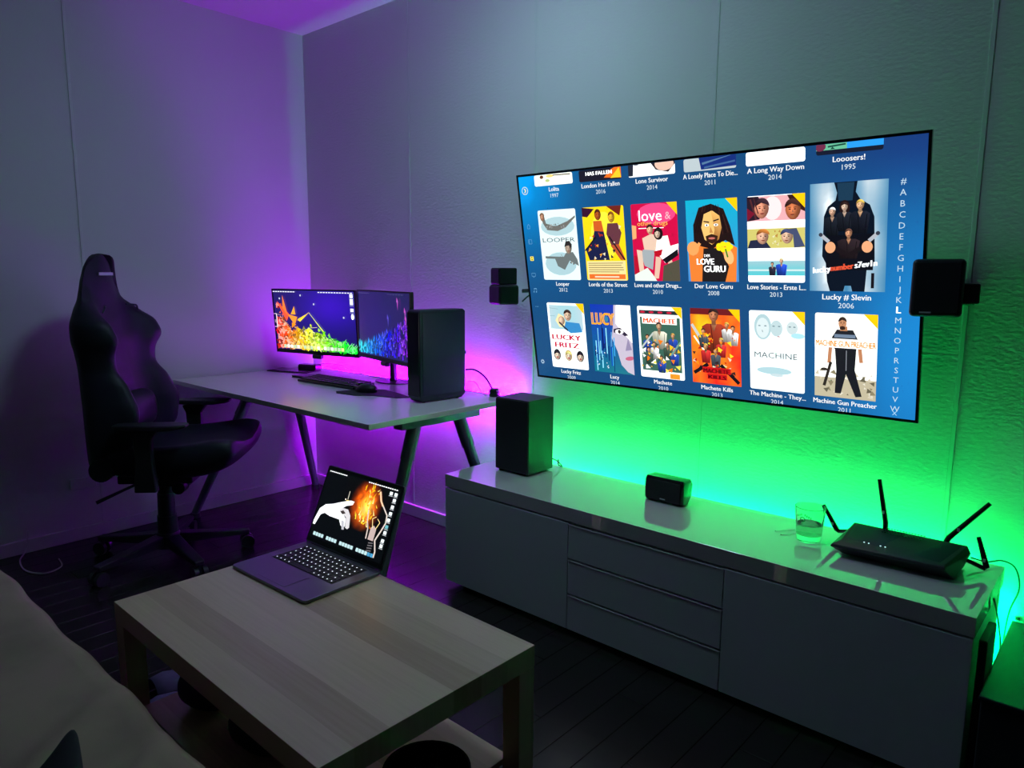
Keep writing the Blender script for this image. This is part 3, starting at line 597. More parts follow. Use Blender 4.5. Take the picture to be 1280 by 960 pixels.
A.line([(ix - .006, -.034), (ix + .008, -.034)], .003, lc); A.line([(ix - .005, -.034), (ix - .005, -.046)], .0014, lc); A.line([(ix + .007, -.034), (ix + .007, -.046)], .0014, lc); A.ell(ix - .007, -.047, .003, .0025, lc, 8); A.ell(ix + .005, -.047, .003, .0025, lc, 8)
for q in (-1, 0, 1): A.ell(ix + q * .006, -.106, .0016, .0016, lc, 8)
A.ring(ix, -.333, .0045, .0070, (190, 220, 240), 12)
for k in range(8): a = k * PI / 4; A.line([(ix + .0065 * math.cos(a), -.333 + .0065 * math.sin(a)), (ix + .0095 * math.cos(a), -.333 + .0095 * math.sin(a))], .0025, (190, 220, 240))
o = A.build('menu_icons', scr, 0.0010); o['kind'] = 'stuff'
# swivel arm between wall plate and tv (its own thing fixed to the wall)
ar = thing('tv_wall_bracket', 'dark steel wall bracket hidden behind the television', 'bracket', (2.494, 0, 1.24))
rbox('wall_plate', (-.15, -.006, -.12), (.15, -.0005, .12), M['steel'], ar, 0.002)
for sx in (-.12, .12): MB().tube([(sx, -.006, 0), (sx, -.066, .0)], .010, 8).build('arm', M['steel'], ar, smooth=True)

# ------------------------------------------------------------------ satellite speakers on the wall
def satellite(name, label, loc, rz, flip):
    t = thing(name, label, 'speaker', loc, rz, 'small black speakers on the wall beside the television')
    W2 = .052
    MB().box((-W2, -.045, 0.0), (W2, .045, .082)).build('lower_cabinet', M['black'], t, bevel=.010, seg=3)
    MB().box((-W2 * .8, -.042, .083), (W2 * .8, .04, .152)).build('upper_cabinet', M['black'], t, bevel=.006, seg=3)
    MB().box((-W2 * .86, -.0475, .008), (W2 * .86, -.0455, .074)).build('grille', M['cloth_black'], t, bevel=.001)
    MB().box((-W2 * .7, -.0445, .09), (W2 * .7, -.0425, .146)).build('grille', M['cloth_black'], t, bevel=.001)
    return t
s1 = satellite('wall_speaker', 'small two tier black speaker on the wall left of the television', (1.618, -0.115, 1.122), R(-20), 1)
b1 = thing('speaker_bracket', 'black swivel arm holding the small speaker left of the television', 'bracket', (1.74, 0, 1.185))
rbox('wall_plate', (-.02, -.010, -.04), (.02, -.0005, .03), M['black'], b1, .003)
MB().tube([(0, -.010, 0), (-.012, -.050, -.002), (-.058, -.072, -.006)], [.009, .008, .008], 8).build('arm', M['black'], b1, smooth=True)
MB().tube(spline([(0.0, -.012, -.01), (-.03, -.05, -.02), (-.068, -.06, -.05)], 5), .003, 6).build('cable', M['cable'], b1, smooth=True)
s2 = thing('wall_speaker', 'larger black speaker on the wall right of television, with side knob', 'speaker', (3.235, -0.155, 1.142), R(10), 'small black speakers on the wall beside the television')
MB().box((-.070, -.045, 0), (.052, .045, .152)).build('cabinet', M['black'], s2, bevel=.012, seg=3)
MB().box((-.060, -.0475, .012), (.042, -.0455, .142)).build('grille', M['cloth_black'], s2, bevel=.001)
MB().box((.0525, -.02, .036), (.088, .035, .088)).build('side_clamp', M['black'], s2, bevel=.004)
MB().box((-.045, -.049, .010), (-.018, -.0478, .014)).build('name_plate', M['print'], s2)
b2 = thing('speaker_bracket', 'black arm holding the speaker right of the television', 'bracket', (3.27, 0, 1.20))
rbox('wall_plate', (-.02, -.012, -.03), (.02, -.0005, .03), M['black'], b2, .003)
MB().tube([(0, -.012, 0), (-.012, -.102, -.005)], .009, 8).build('arm', M['black'], b2, smooth=True)

# ------------------------------------------------------------------ things on the bench
t = thing('subwoofer', 'tall black box speaker standing on the left end of tv bench', 'speaker', (1.908, -0.294, H), R(0.5))
MB().box((-.170, 0.006, .008), (0, .160, .300)).build('cabinet', M['vinyl'], t, bevel=.0015)
MB().box((-.168, 0.0, .012), (-.002, .0055, .296)).build('grille', M['cloth_black'], t, bevel=.002)
for fx, fy in ((-.155, .02), (-.02, .02), (-.155, .14), (-.02, .14)): MB().cyl((fx, fy, 0), (fx, fy, .0085), .009, n=12).build('foot', M['black'], t, smooth=True)
t2 = MB().tube(spline([(1.87, -.132, H + .05), (1.90, -.10, H + .03), (1.915, -.080, H + .004), (1.885, -.070, H + .006), (1.86, -.035, H + .002), (1.86, -.030, H - .2)], 6), .0022, 6).build('speaker_cable', M['cable'], None, smooth=True)
tag(t2, 'black cable behind the tall speaker dropping over the bench back edge', 'cable')

t = thing('centre_speaker', 'small wide black speaker lying on bench below the television', 'speaker', (2.535, -0.215, H), R(0.5))
def csec(x, y0, y1, h, b=.0):
    return [(x, y0 + .008, .003), (x, y0, .012), (x, y0, h - .010), (x, y0 + .008, h), (x, y1 - .012, h - .002), (x, y1, h - .016), (x, y1 - .006, .03), (x, y1 - .030, .003)]
MB().loft([csec(-.150, .006, .068, .084), csec(-.144, .0, .075, .088), csec(-.006, .0, .075, .088), csec(0, .006, .068, .084)]).build('cabinet', M['black_gloss'], t, smooth=True)
MB().box((-.140, -.0035, .008), (-.010, -.0003, .080)).build('grille', M['cloth_black'], t, bevel=.001)
MB().box((-.085, -.0048, .014), (-.065, -.0037, .0175)).build('name_plate', M['print'], t)
for fx in (-.13, -.02): MB().box((fx - .008, .012, 0), (fx + .008, .04, .0035)).build('foot', M['black'], t)

# drinking glass with a little drink in it
t = thing('drinking_glass', 'clear tumbler holding a little drink, left of the router on bench', 'glass', (2.962, -0.228, H))
g_ = MB().lathe([(0.001, 0.0005), (.029, .0005), (.031, .003), (.033, .03), (.0375, .088), (.0385, .094), (.0366, .0945), (.0352, .088), (.0306, .028), (.0286, .0175), (.001, .0165)], 40, caps=False)
t.scale = (1.13, 1.13, 1.1)
g_.build('tumbler', M['glass'], t, smooth=True, sharp=50)
MB().lathe([(0.0, .0170), (.0288, .0180), (.0308, .028), (.0326, .046), (0.0, .046)], 32, caps=False).build('drink', M['water'], t, smooth=True, sharp=50)
mk = MB()
for k in range(16):
    a0, a1 = 2 * PI * k / 16, 2 * PI * (k + 1) / 16
    def pt(r, a):
        hh = .066 + r * math.sin(a); ph = -1.75 + r * math.cos(a) / .0368; rad = .0331 + (hh - .03) * .0776 + .0006
        return (rad * math.cos(ph), rad * math.sin(ph), hh)
    mk.add([pt(.0045, a0), pt(.0045, a1), pt(.0075, a1), pt(.0075, a0)], [(0, 1, 2, 3)])
for k in range(9):
    if k == 4: continue
    ph = -1.75 + (k - 4) * .13; hh = .078 - abs(k - 4) * .0022; rad = .0331 + (hh - .03) * .0776 + .0006
    mk.add([(rad * math.cos(ph), rad * math.sin(ph), hh), (rad * math.cos(ph + .08), rad * math.sin(ph + .08), hh), (rad * math.cos(ph + .08), rad * math.sin(ph + .08), hh + .006), (rad * math.cos(ph), rad * math.sin(ph), hh + .006)], [(0, 1, 2, 3)])
mk.build('etched_emblem', M['etch'], t)
# two thin stirring sticks / smears beside the glass
for k, (ax, ay, bx, by) in enumerate(((2.86, -.225, 2.90, -.175), (2.885, -.245, 2.925, -.19))):
    o = MB().tube([(ax, ay, H + .0022), (bx, by, H + .0022)], .0021, 6).build('glass_stick', M['glass'], None, smooth=True)
    tag(o, ['thin clear stick lying on the bench, farther left of the tumbler', 'thin clear stick lying on the bench, touching side of the tumbler'][k], 'stick', 'clear sticks beside the tumbler')

# router
t = thing('router', 'black angular wireless router with four aerials on right of bench', 'router', (3.20, -0.22, H))
bt = [(-.125, -.060, .004), (.150, -.052, .004), (.152, .06, .004), (-.115, .06, .004)]
mid = [(-.150, -.095, .030), (.132, -.080, .034), (.168, .03, .050), (-.140, .035, .048)]
mid2 = [(-.146, -.090, .036), (.132, -.078, .040), (.170, .03, .056), (-.136, .035, .054)]
top = [(-.128, -.066, .046), (.128, -.072, .043), (.160, .035, .074), (-.126, .040, .070)]
rb = MB(); rb.loft([bt, mid, mid2, top]); rb.build('body', M['router'], t, bevel=.002)
# raised facets of the top cover
MB().hexa([(.035, -.064, .0445), (.118, -.066, .0445), (.150, .028, .0712), (.10, .028, .0705)], [(.050, -.058, .0475), (.114, -.060, .0475), (.146, .026, .0735), (.11, .026, .0735)]).build('top_facet', M['case'], t, bevel=.001)
MB().hexa([(-.120, -.060, .0470), (-.02, -.062, .0460), (.01, .030, .0712), (-.118, .032, .0700)], [(-.112, -.054, .0500), (-.03, -.056, .0490), (-.005, .026, .0730), (-.110, .028, .0725)]).build('top_facet', M['case'], t, bevel=.001)
vt = MB()
for i in range(14):
    for j in range(4):
        x = -.045 + i * .0075 + (j % 2) * .0035; y = .006 + j * .0075; z = .0628 + (y) * .26 + .0052
        vt.box((x, y, z), (x + .0042, y + .0042, z + .0012))
o = vt.build('vent_mesh', M['black_gloss'], t); o['kind'] = 'stuff'
for x in (-.072, -.060, -.030, -.018): MB().box((x, -.060, .0500), (x + .003, -.0575, .0512)).build('status_light', M['led_dot'], t)
for pts, lb in (([(-.045, .048, .060), (-.047, .052, .085), (-.075, .062, .205)], None), ([(.105, .048, .062), (.112, .052, .08), (.195, .072, .190)], None),  # aerial points worked out from image pixels at assumed depths, then hardcoded
            ([(-.125, .03, .045), (-.170, .045, .030), (-.176, .045, .034), (-.222, .055, .098)], None), ([(.160, .02, .040), (.203, .035, .022), (.207, .036, .026), (.180, .05, .100)], None)):
    an = MB().tube(pts, [.007, .0075, .0055] if len(pts) == 3 else [.0055, .006, .0075, .0055], 8).build('aerial', M['black_gloss'], t, smooth=True)
    q = Vector(pts[-2]).lerp(Vector(pts[-1]), .25)
    MB().box((q.x - .003, q.y - .0095, q.z - .004), (q.x + .003, q.y - .0065, q.z + .004)).build('chrome_mark', M['print'], an)

# ------------------------------------------------------------------ desk
ZD = 0.7126
t = thing('desk', 'white rectangular desk on grey A shaped legs against the wall', 'desk', (0.012, -0.8225, 0))
DX, DY = 1.600, .785
rbox('desk_top', (0, 0, ZD - .022), (DX, DY, ZD), M['desk'], t, 0.002)
for k, rx in enumerate((.15, 1.455)):
    rl = rbox('rail', (rx - .028, .25, ZD - .080), (rx + .028, .69, ZD - .0225), M['steel'], t, 0.003)
    sx = -.08 if k == 0 else .11
    for ya, yb in ((.335, .04), (.590, .755)):
        at_ = lambda q: (rx + sx * q, ya + (yb - ya) * q, (ZD - .081) + (.02 - ZD + .081) * q)
        lg = MB().tube([at_(0), at_(.2)], .029, 16).build('leg', M['steel'], t, smooth=True)
        MB().tube([at_(.2), at_(1)], [.0255, .019], 16).build('lower_leg', M['steel'], lg, smooth=True)
        MB().cyl((rx + sx, yb, 0), (rx + sx, yb, .022), .024, n=16).build('foot', M['black'], lg, smooth=True)
rbox('cross_beam', (.180, .455, ZD - .050), (1.425, .495, ZD - .0225), M['steel'], t, 0.002)
t = thing('led_tape', 'magenta glowing light tape stuck along the back edge of desk', 'light strip', (0.14, -0.0373, ZD - .0015))
rbox('tape', (0, 0, -.006), (1.45, 0.0012, 0.0045), M['cable_w'], t, 0)
MB().box((0, 0.0013, -.0045), (1.45, 0.0060, 0.0045)).build('light_line', M['led_p'], t)

# monitors
def monitor(label, cx, cy, cz, yaw, tilt, W, Hh, art, stand):
    t = thing('monitor', label, 'monitor')
    a = Vector((math.cos(yaw), math.sin(yaw), 0)); n = Vector((math.sin(yaw), -math.cos(yaw), 0)); u = math.cos(tilt) * Vector((0, 0, 1)) + math.sin(tilt) * n; b = u.cross(a)
    mm = Matrix.Identity(4)
    for i in range(3): mm[i][0] = a[i]; mm[i][1] = b[i]; mm[i][2] = u[i]
    mm.translation = Vector((cx, cy, cz)); t.matrix_world = mm
    bz = .006
    MB().box((-W / 2, .0035, -Hh / 2), (W / 2, .018, Hh / 2)).build('panel', M['black'], t, bevel=.003)
    MB().box((-W * .3, .0185, -Hh * .3), (W * .3, .045, Hh * .3)).build('rear_housing', M['black'], t, bevel=.01)
    f = MB()
    for aa, bb in (((-W / 2, -.001, Hh / 2 - bz), (W / 2, .003, Hh / 2)), ((-W / 2, -.001, -Hh / 2), (W / 2, .003, -Hh / 2 + .018)), ((-W / 2, -.001, -Hh / 2 + .018), (-W / 2 + bz, .003, Hh / 2 - bz)), ((W / 2 - bz, -.001, -Hh / 2 + .018), (W / 2, .003, Hh / 2 - bz))): f.box(aa, bb)
    f.build('bezel', M['black_gloss'], t)
    x0, x1, y0, y1 = -W / 2 + bz, W / 2 - bz, -Hh / 2 + .018, Hh / 2 - bz
    A = Art(x0, y0, x1 - x0, y1 - y0, boost=2.5, dz=1.0e-5); art(A)
    A.build('screen', t, -.0022)
    # stand: column from the rear housing down to the desk
    if not stand:
        inv = mm.inverted(); w0 = Vector((cx - .05, -.016, cz + .05))
        wp = MB()
        wp.box((-.05, -.015, -.06), (.05, .0155, .06)); wp.v = [tuple(inv @ (w0 + Vector(p))) for p in wp.v]; wp.build('wall_plate', M['black'], t)
        MB().tube([(0, .046, .0), inv @ (w0 + Vector((.10, -.10, 0))), inv @ (w0 + Vector((0, -.016, 0)))], .014, 10).build('wall_arm', M['black'], t, smooth=True)
    if stand:
        inv = mm.inverted(); base = inv @ Vector((stand[0], stand[1], ZD + .006)); topp = Vector((0.0, .055, -.02)); kn = inv @ Vector((stand[0], stand[1], ZD + .18))
        MB().tube([topp, kn, base], [.014, .016, .018], 10).build('stand_column', M['black'], t, smooth=True)
        bs = MB(); cw = Vector((stand[0], stand[1], ZD + .0005)); ring = []
        for z in (0, .005): ring.append([tuple(inv @ (cw + Vector((.11 * math.cos(k * PI / 12), .075 * math.sin(k * PI / 12), z)))) for k in range(24)])
        bs.loft(ring); bs.build('stand_base', M['black'], t, smooth=True)
    MB().box((-.03, -.004, -Hh / 2 - .022), (.03, .020, -Hh / 2 - .0005)).build('chin_clip', M['black'], t, bevel=.006)
    return t
def hue(h, v=1.0, s_=1.0):
    import colorsys
    r, g, b = colorsys.hsv_to_rgb(h % 1, s_, v); return (int(r * 255), int(g * 255), int(b * 255))
def art_left(A):
    r = random.Random(11)
    A.grad(0, 0, 1, 1, 14, 10, lambda u, v: (34 + 28 * math.exp(-((u - .7) ** 2 * 9 + (v - .75) ** 2 * 9)), 24, 105 + 95 * math.exp(-((u - .72) ** 2 * 6 + (v - .75) ** 2 * 6))))
    prof = [(0, .48), (.05, .78), (.10, .84), (.14, .55), (.22, .44), (.34, .40), (.42, .50), (.50, .44), (.60, .36), (.75, .25), (.88, .15), (1.0, .13)]
    def hgt(x):
        for (x0, y0), (x1, y1) in zip(prof[:-1], prof[1:]):
            if x <= x1: return y0 + (y1 - y0) * (x - x0) / (x1 - x0)
        return .13
    def pos(r):
        x = r.uniform(0.02, .985); return x, r.uniform(0.02, hgt(x) * (.97 if r.random() < .3 else .75))
    def pal(x, y, r): return hue(0.0 + x * .40 + r.uniform(-.015, .015) if x < .9 else .36, r.choice([1, 1, .85, .6]), r.choice([1, .9, .75, .5]))
    for k in range(20):
        x0, x1 = .02 + k * .0485, .02 + (k + 1) * .0485
        A.poly([(x0, .02), (x1, .02), (x1, hgt(x1) * .7), (x0, hgt(x0) * .7)], hue(x0 * .40, 1, .42))
    A.shards(r, pos, 520, pal, .010, .036, 1.7)
    for _ in range(60):
        x, y = pos(r); q = r.uniform(.03, .09); a = r.uniform(0, PI); A.line([(x, y), (x + q * math.cos(a), y + q * 1.4 * math.sin(a))], .004, hue(x * .40, 1, .45))
    for pts in ([(.05, .82), (.16, .48), (.20, .60)], [(.13, .92), (.12, .70), (.18, .58)], [(.22, .60), (.27, .74), (.28, .60)], [(.18, .60), (.30, .56), (.26, .42)], [(.33, .48), (.45, .64), (.30, .52)], [(.45, .64), (.62, .34), (.60, .34)]):
        A.poly(pts, hue(pts[0][0] * .40 + .01, 1, .8))
    A.line([(.45, .64), (.62, .33)], .007, (225, 230, 120)); A.line([(.30, .50), (.45, .64)], .007, (240, 180, 70)); A.line([(.42, .38), (.54, .40)], .006, (235, 225, 150))
    for x, y in ((.09, .86), (.52, .78), (.87, .58), (.36, .92)): A.ell(x, y, .009, .018, (215, 220, 245), 8)
    for k in range(9): A.rect(.01 + k * .032, .968, .036 + k * .032, .983, (225, 225, 240))
    for k in range(13): A.rect(.58 + k * .032, .968, .602 + k * .032, .983, (225, 225, 240))
    for y, h_ in ((.90, .06), (.79, .09), (.68, .05)): A.rect(.955, y, .99, y + h_, (230, 235, 245)); A.rect(.95, y - .02, .995, y - .012, (170, 175, 200))
    A.ell(.975, .60, .016, .045, (235, 240, 250))
    A.line([(.0, .60), (.035, .60), (.035, .38), (.0, .38)], .01, (235, 225, 225)); A.rect(.005, .45, .03, .50, (150, 140, 150))
    for k in range(18):
        if k in (5, 11): continue
        A.rrect(.10 + k * .042, .03, .134 + k * .042, .085, .006, r.choice([(240, 235, 225), (235, 225, 150), (210, 240, 200)]))
def art_right(A):
    r = random.Random(12)
    A.grad(0, 0, 1, 1, 10, 8, lambda u, v: (30, 28, 88 + 22 * math.exp(-((u - .3) ** 2 * 5 + (v - .5) ** 2 * 5))))
    def hgt(x): return .12 + .52 * x ** 1.3 if x < .82 else .56
    for _ in range(620):
        x = r.uniform(.02, .985); y = r.uniform(.01, hgt(x)); q = r.uniform(.04, .11) * (1.2 - .6 * y); dx = r.uniform(-.02, .02)
        c = hue(.50 + .27 * x + r.uniform(-.02, .02), r.choice([1, .9, .6, .45]), r.choice([1, .9, .65]))
        A.poly([(x - .009, y), (x + .009, y + .01), (x + dx, y + q)], c)
    for x, y in ((.80, .86), (.62, .60), (.94, .62), (.93, .72)): A.poly([(x - .015, y), (x + .015, y + .02), (x + .005, y - .12), (x - .008, y + .08)], hue(.83 if x > .7 else .68, .8, .6))
    for k in range(8): A.rect(.03 + k * .03, .968, .052 + k * .03, .978, (85, 85, 130))
    for k in range(6): A.rect(.62 + k * .05, .968, .65 + k * .05, .978, (85, 85, 130))
monitor('left of the two desk monitors, orange to green shard wallpaper', .504, -.314, 1.002, .22, .066, .56, .33, art_left, None)
cp = Vector((3.673, -2.369, 1.244)); cc = cp + .965 * (Vector((.975, -.252, 1.003)) - cp)
monitor('right of the two desk monitors, blue to violet spiky wallpaper', cc.x, cc.y, cc.z, -.221, .007, .541, .319, art_right, (.86, -.10))

# pc tower
t = thing('computer_tower', 'slim dark computer case standing upright on the right desk end', 'computer', (1.428, -0.417, ZD), R(-5))
MB().loft([[(-.080, .012, .004), (-.008, .012, .004), (-.008, .225, .004), (-.080, .225, .004)], [(-.0865, .0, .022), (0, .0, .022), (0, .240, .022), (-.0865, .240, .022)], [(-.0865, .0, .380), (0, .0, .380), (0, .240, .380), (-.0865, .240, .380)], [(-.080, .008, .388), (-.006, .008, .388), (-.006, .232, .388), (-.080, .232, .388)]]).build('case', M['case'], t, bevel=.002)
MB().box((-.0835, -.0045, .026), (-.003, -.0003, .376)).build('front_panel', M['black_gloss'], t, bevel=.001)
MB().box((.0003, .012, .03), (.0025, .228, .372)).build('side_panel', M['case'], t, bevel=.001)
MB().box((-.06, .2405, .19), (-.02, .262, .203)).build('rear_connector', M['black'], t, bevel=.002)
for k in range(4): MB().box((-.05, .2405, .05 + k * .022), (-.03, .250, .062 + k * .022)).build('rear_port', M['black'], t)
for fx, fy in ((-.07, .03), (-.02, .03), (-.07, .21), (-.02, .21)): MB().cyl((fx, fy, 0), (fx, fy, .0055), .007, n=10).build('foot', M['black'], t, smooth=True)
# cables behind the tower
o = MB().tube(spline([(1.43, -.158, ZD + .12), (1.455, -.125, ZD + .118), (1.487, -.092, ZD + .085), (1.512, -.070, ZD + .030), (1.525, -.055, ZD + .012)], 6), .0040, 6).build('power_lead', M['cable'], None, smooth=True)
tag(o, 'black lead curving from the computer tower to a dark plug', 'cable')
t = thing('plug_block', 'round black plug block on the desk behind the computer tower', 'plug', (1.520, -.068, ZD))
MB().lathe([(0.0, 0), (.020, 0), (.024, .006), (.024, .028), (.018, .036), (0, .038)], 20).build('body', M['black'], t, smooth=True)
MB().tube(spline([(.018, -.006, .025), (.032, -.01, .034), (.036, -.004, .018), (.030, .0, .004)], 5), .0028, 6).build('lead_loop', M['cable_w'], t, smooth=True)
o = MB().tube(spline([(1.44, -.155, ZD + .07), (1.452, -.12, ZD + .062), (1.470, -.10, ZD + .02), (1.50, -.10, ZD + .004)], 6), .0022, 6).build('thin_lead', M['cable_w'], None, smooth=True)
tag(o, 'thin pale lead hanging behind the computer tower', 'cable')

# keyboard, mouse and other things on the desk
t = thing('keyboard', 'flat black keyboard lying in front of the desk monitors', 'keyboard', (.50, -.355, ZD), R(3))
MB().hexa([(0, -.065, .001), (.43, -.065, .001), (.43, .065, .001), (0, .065, .001)], [(0, -.065, .012), (.43, -.065, .012), (.43, .065, .022), (0, .065, .022)]).build('housing', M['black'], t, bevel=.002)
km = None
for j in range(5):
    for i in range(18):
        if km is None: o = MB().box((0, 0, 0), (.0195, .0195, .006)).build('key', M['key'], t, bevel=.001, seg=1); km = o
        else: o = km.copy(); C.objects.link(o)
        o.location = (.012 + i * .0227, -.056 + j * .0232, .0138 + j * .0018)
t = thing('mouse', 'black computer mouse right of keyboard on the white desk', 'mouse', (1.02, -.385, ZD + .0022), R(20))
mr = []
for z, k in ((0, .95), (.010, 1.0), (.022, .9), (.032, .62), (.037, .2)):
    mr.append([(.055 * k * math.cos(a) + (.004 if z > .02 else 0), .032 * k * math.sin(a), z) for a in [2 * PI * i / 20 for i in range(20)]])
MB().loft(mr).build('shell', M['black'], t, smooth=True, sharp=80)
MB().cyl((.022, -.004, .0315), (.022, .004, .0315), .006, n=12).build('wheel', M['case'], t, smooth=True)
o = MB()
pts = [(.905, -.47), (.95, -.50), (1.06, -.485), (1.13, -.43), (1.25, -.40), (1.28, -.345), (1.16, -.31), (1.04, -.29), (.96, -.32), (.93, -.38)]
o.loft([[(x, y, ZD + .0003) for x, y in pts], [(x, y, ZD + .0020) for x, y in pts]])
tag(o.build('mouse_mat', M['cloth_black'], None), 'thin black curvy mat under the mouse, beside the computer tower', 'mouse mat')
t = thing('stapler_hub', 'black clamp like gadget standing between keyboard and mouse', 'gadget', (.945, -.372, ZD + .0021), R(-15))
MB().box((-.025, -.02, 0), (.025, .02, .018)).build('base', M['black'], t, bevel=.004)
MB().box((-.010, -.012, .0183), (.024, .012, .034)).build('head', M['black_gloss'], t, bevel=.004)
t = thing('tablet', 'thin dark tablet lying left on the desk beneath the left monitor', 'tablet', (.05, -.33, ZD), R(22))
MB().box((0, 0, 0), (.26, .135, .007)).build('body', M['black_gloss'], t, bevel=.003)
MB().box((.008, .008, .0071), (.252, .127, .0076)).build('glass_face', M['black_gloss'], t)
t = thing('notebook', 'small dark notebook on desk between tablet and keyboard', 'notebook', (.36, -.365, ZD), R(10))
MB().box((0, 0, 0), (.13, .09, .003)).build('cover', M['black'], t, bevel=.001)
MB().box((.003, .002, .0031), (.127, .088, .009)).build('pages', M['case'], t)
MB().box((0, 0, .0091), (.13, .09, .0115)).build('cover', M['black'], t, bevel=.001)
t = thing('monitor_dock', 'dark monitor dock with coiled cables behind the left monitor base', 'dock', (.30, -.20, ZD + .006), R(20))
t.location = (.20, -.115, ZD + .001)
MB().box((-.10, -.03, 0), (.02, .03, .028)).build('body', M['black'], t, bevel=.006)
MB().box((-.095, -.026, .0283), (.015, .026, .031)).build('lid', M['black_gloss'], t, bevel=.001)
o = MB().tube(spline([(.22, -.125, ZD + .035), (.34, -.09, ZD + .045), (.50, -.06, ZD + .014), (.66, -.075, ZD + .004), (.76, -.06, ZD + .004)], 6), .0028, 6).build('monitor_lead', M['cable_w'], None, smooth=True)
tag(o, 'pale lead running along the desk back beneath the monitors', 'cable')
o = MB().tube(spline([(.95, -.20, 1.0), (.985, -.11, .90), (1.03, -.075, .80), (1.12, -.06, ZD + .02), (1.17, -.05, ZD + .003)], 6), .0030, 6).build('monitor_lead', M['cable'], None, smooth=True)
tag(o, 'black lead dropping behind the right monitor to the desk', 'cable')

# ------------------------------------------------------------------ gaming chair
CH = thing('gaming_chair', 'black high backed gaming chair on castors beside the left wall', 'chair', (.535, -1.105, 0), R(47))
def spl(keys, z):
    if z <= keys[0][0]: return keys[0][1:]
    for a, b in zip(keys[:-1], keys[1:]):
        if z <= b[0]:
            tt = (z - a[0]) / (b[0] - a[0]); tt = tt * tt * (3 - 2 * tt); return [a[i] + (b[i] - a[i]) * tt for i in range(1, len(a))]
    return keys[-1][1:]
# z, back f, pad front f, wing front f, half width
BK = [(.42, -.225, -.13, -.11, .235), (.50, -.235, -.12, -.06, .255), (.60, -.235, -.115, .00, .262), (.70, -.238, -.115, .015, .258), (.78, -.246, -.125, -.02, .245),
      (.86, -.254, -.14, -.075, .232), (.92, -.258, -.15, -.075, .240), (.98, -.262, -.155, -.045, .262), (1.04, -.262, -.165, -.07, .262), (1.09, -.260, -.175, -.135, .225), (1.14, -.258, -.180, -.185, .172),
      (1.20, -.254, -.182, -.200, .150), (1.26, -.245, -.185, -.205, .130), (1.30, -.230, -.190, -.200, .100), (1.322, -.218, -.198, -.204, .050)]
rings = []
for i in range(34):
    z = .42 + (1.322 - .42) * i / 33
    fb, fp, fwg, hw = spl(BK, z)
    rings.append([(fb, 0, z), (fb + .004, .45 * hw, z), (fb + .022, .86 * hw, z), (fb + .055, hw, z), ((fwg + fb) / 2 + .02, 1.0 * hw, z), (fwg - .012, .93 * hw, z), (fwg, .80 * hw, z), (fwg * .5 + fp * .5 - .004, .62 * hw, z), (fp, .45 * hw, z),
                  (fp + .008, 0, z), (fp, -.45 * hw, z), (fwg * .5 + fp * .5 - .004, -.62 * hw, z), (fwg, -.80 * hw, z), (fwg - .012, -.93 * hw, z), ((fwg + fb) / 2 + .02, -1.0 * hw, z), (fb + .055, -hw, z), (fb + .022, -.86 * hw, z), (fb + .004, -.45 * hw, z)])
bk = MB().loft(rings).build('backrest', M['leather'], CH, smooth=True, sharp=180, sub=1)
# stitched piping line, head slots, print
MB().box((-.180, -.062, 1.232), (-.1775, .062, 1.244)).build('printed_name', M['print'], bk)
for q in (-1, 1):
    MB().tube(spline([(-.130, q * .165, 1.085), (-.128, q * .145, 1.105), (-.150, q * .10, 1.11)], 5), .004, 6).build('slot_trim', M['case'], bk, smooth=True)
def cushion(name, cx, cz, hw, hh, f0, th, parent):
    rg_ = []
    for i in range(9):
        v = -1 + 2 * i / 8; s_ = (1 - abs(v) ** 3) ** .5 if abs(v) < 1 else 0.0; s_ = max(s_, .12)
        z = cz + v * hh; w2 = hw * (.86 + .14 * s_)
        rg_.append([(f0, -w2, z), (f0 + th * s_ * .7, -w2 * .92, z), (f0 + th * s_, -w2 * .5, z), (f0 + th * s_ * 1.05, 0, z), (f0 + th * s_, w2 * .5, z), (f0 + th * s_ * .7, w2 * .92, z), (f0, w2, z), (f0 - .01, 0, z)])
    return MB().loft(rg_).build(name, M['leather'], parent, sub=1)
cushion('lumbar_pillow', 0, .66, .17, .09, -.115, .07, CH)
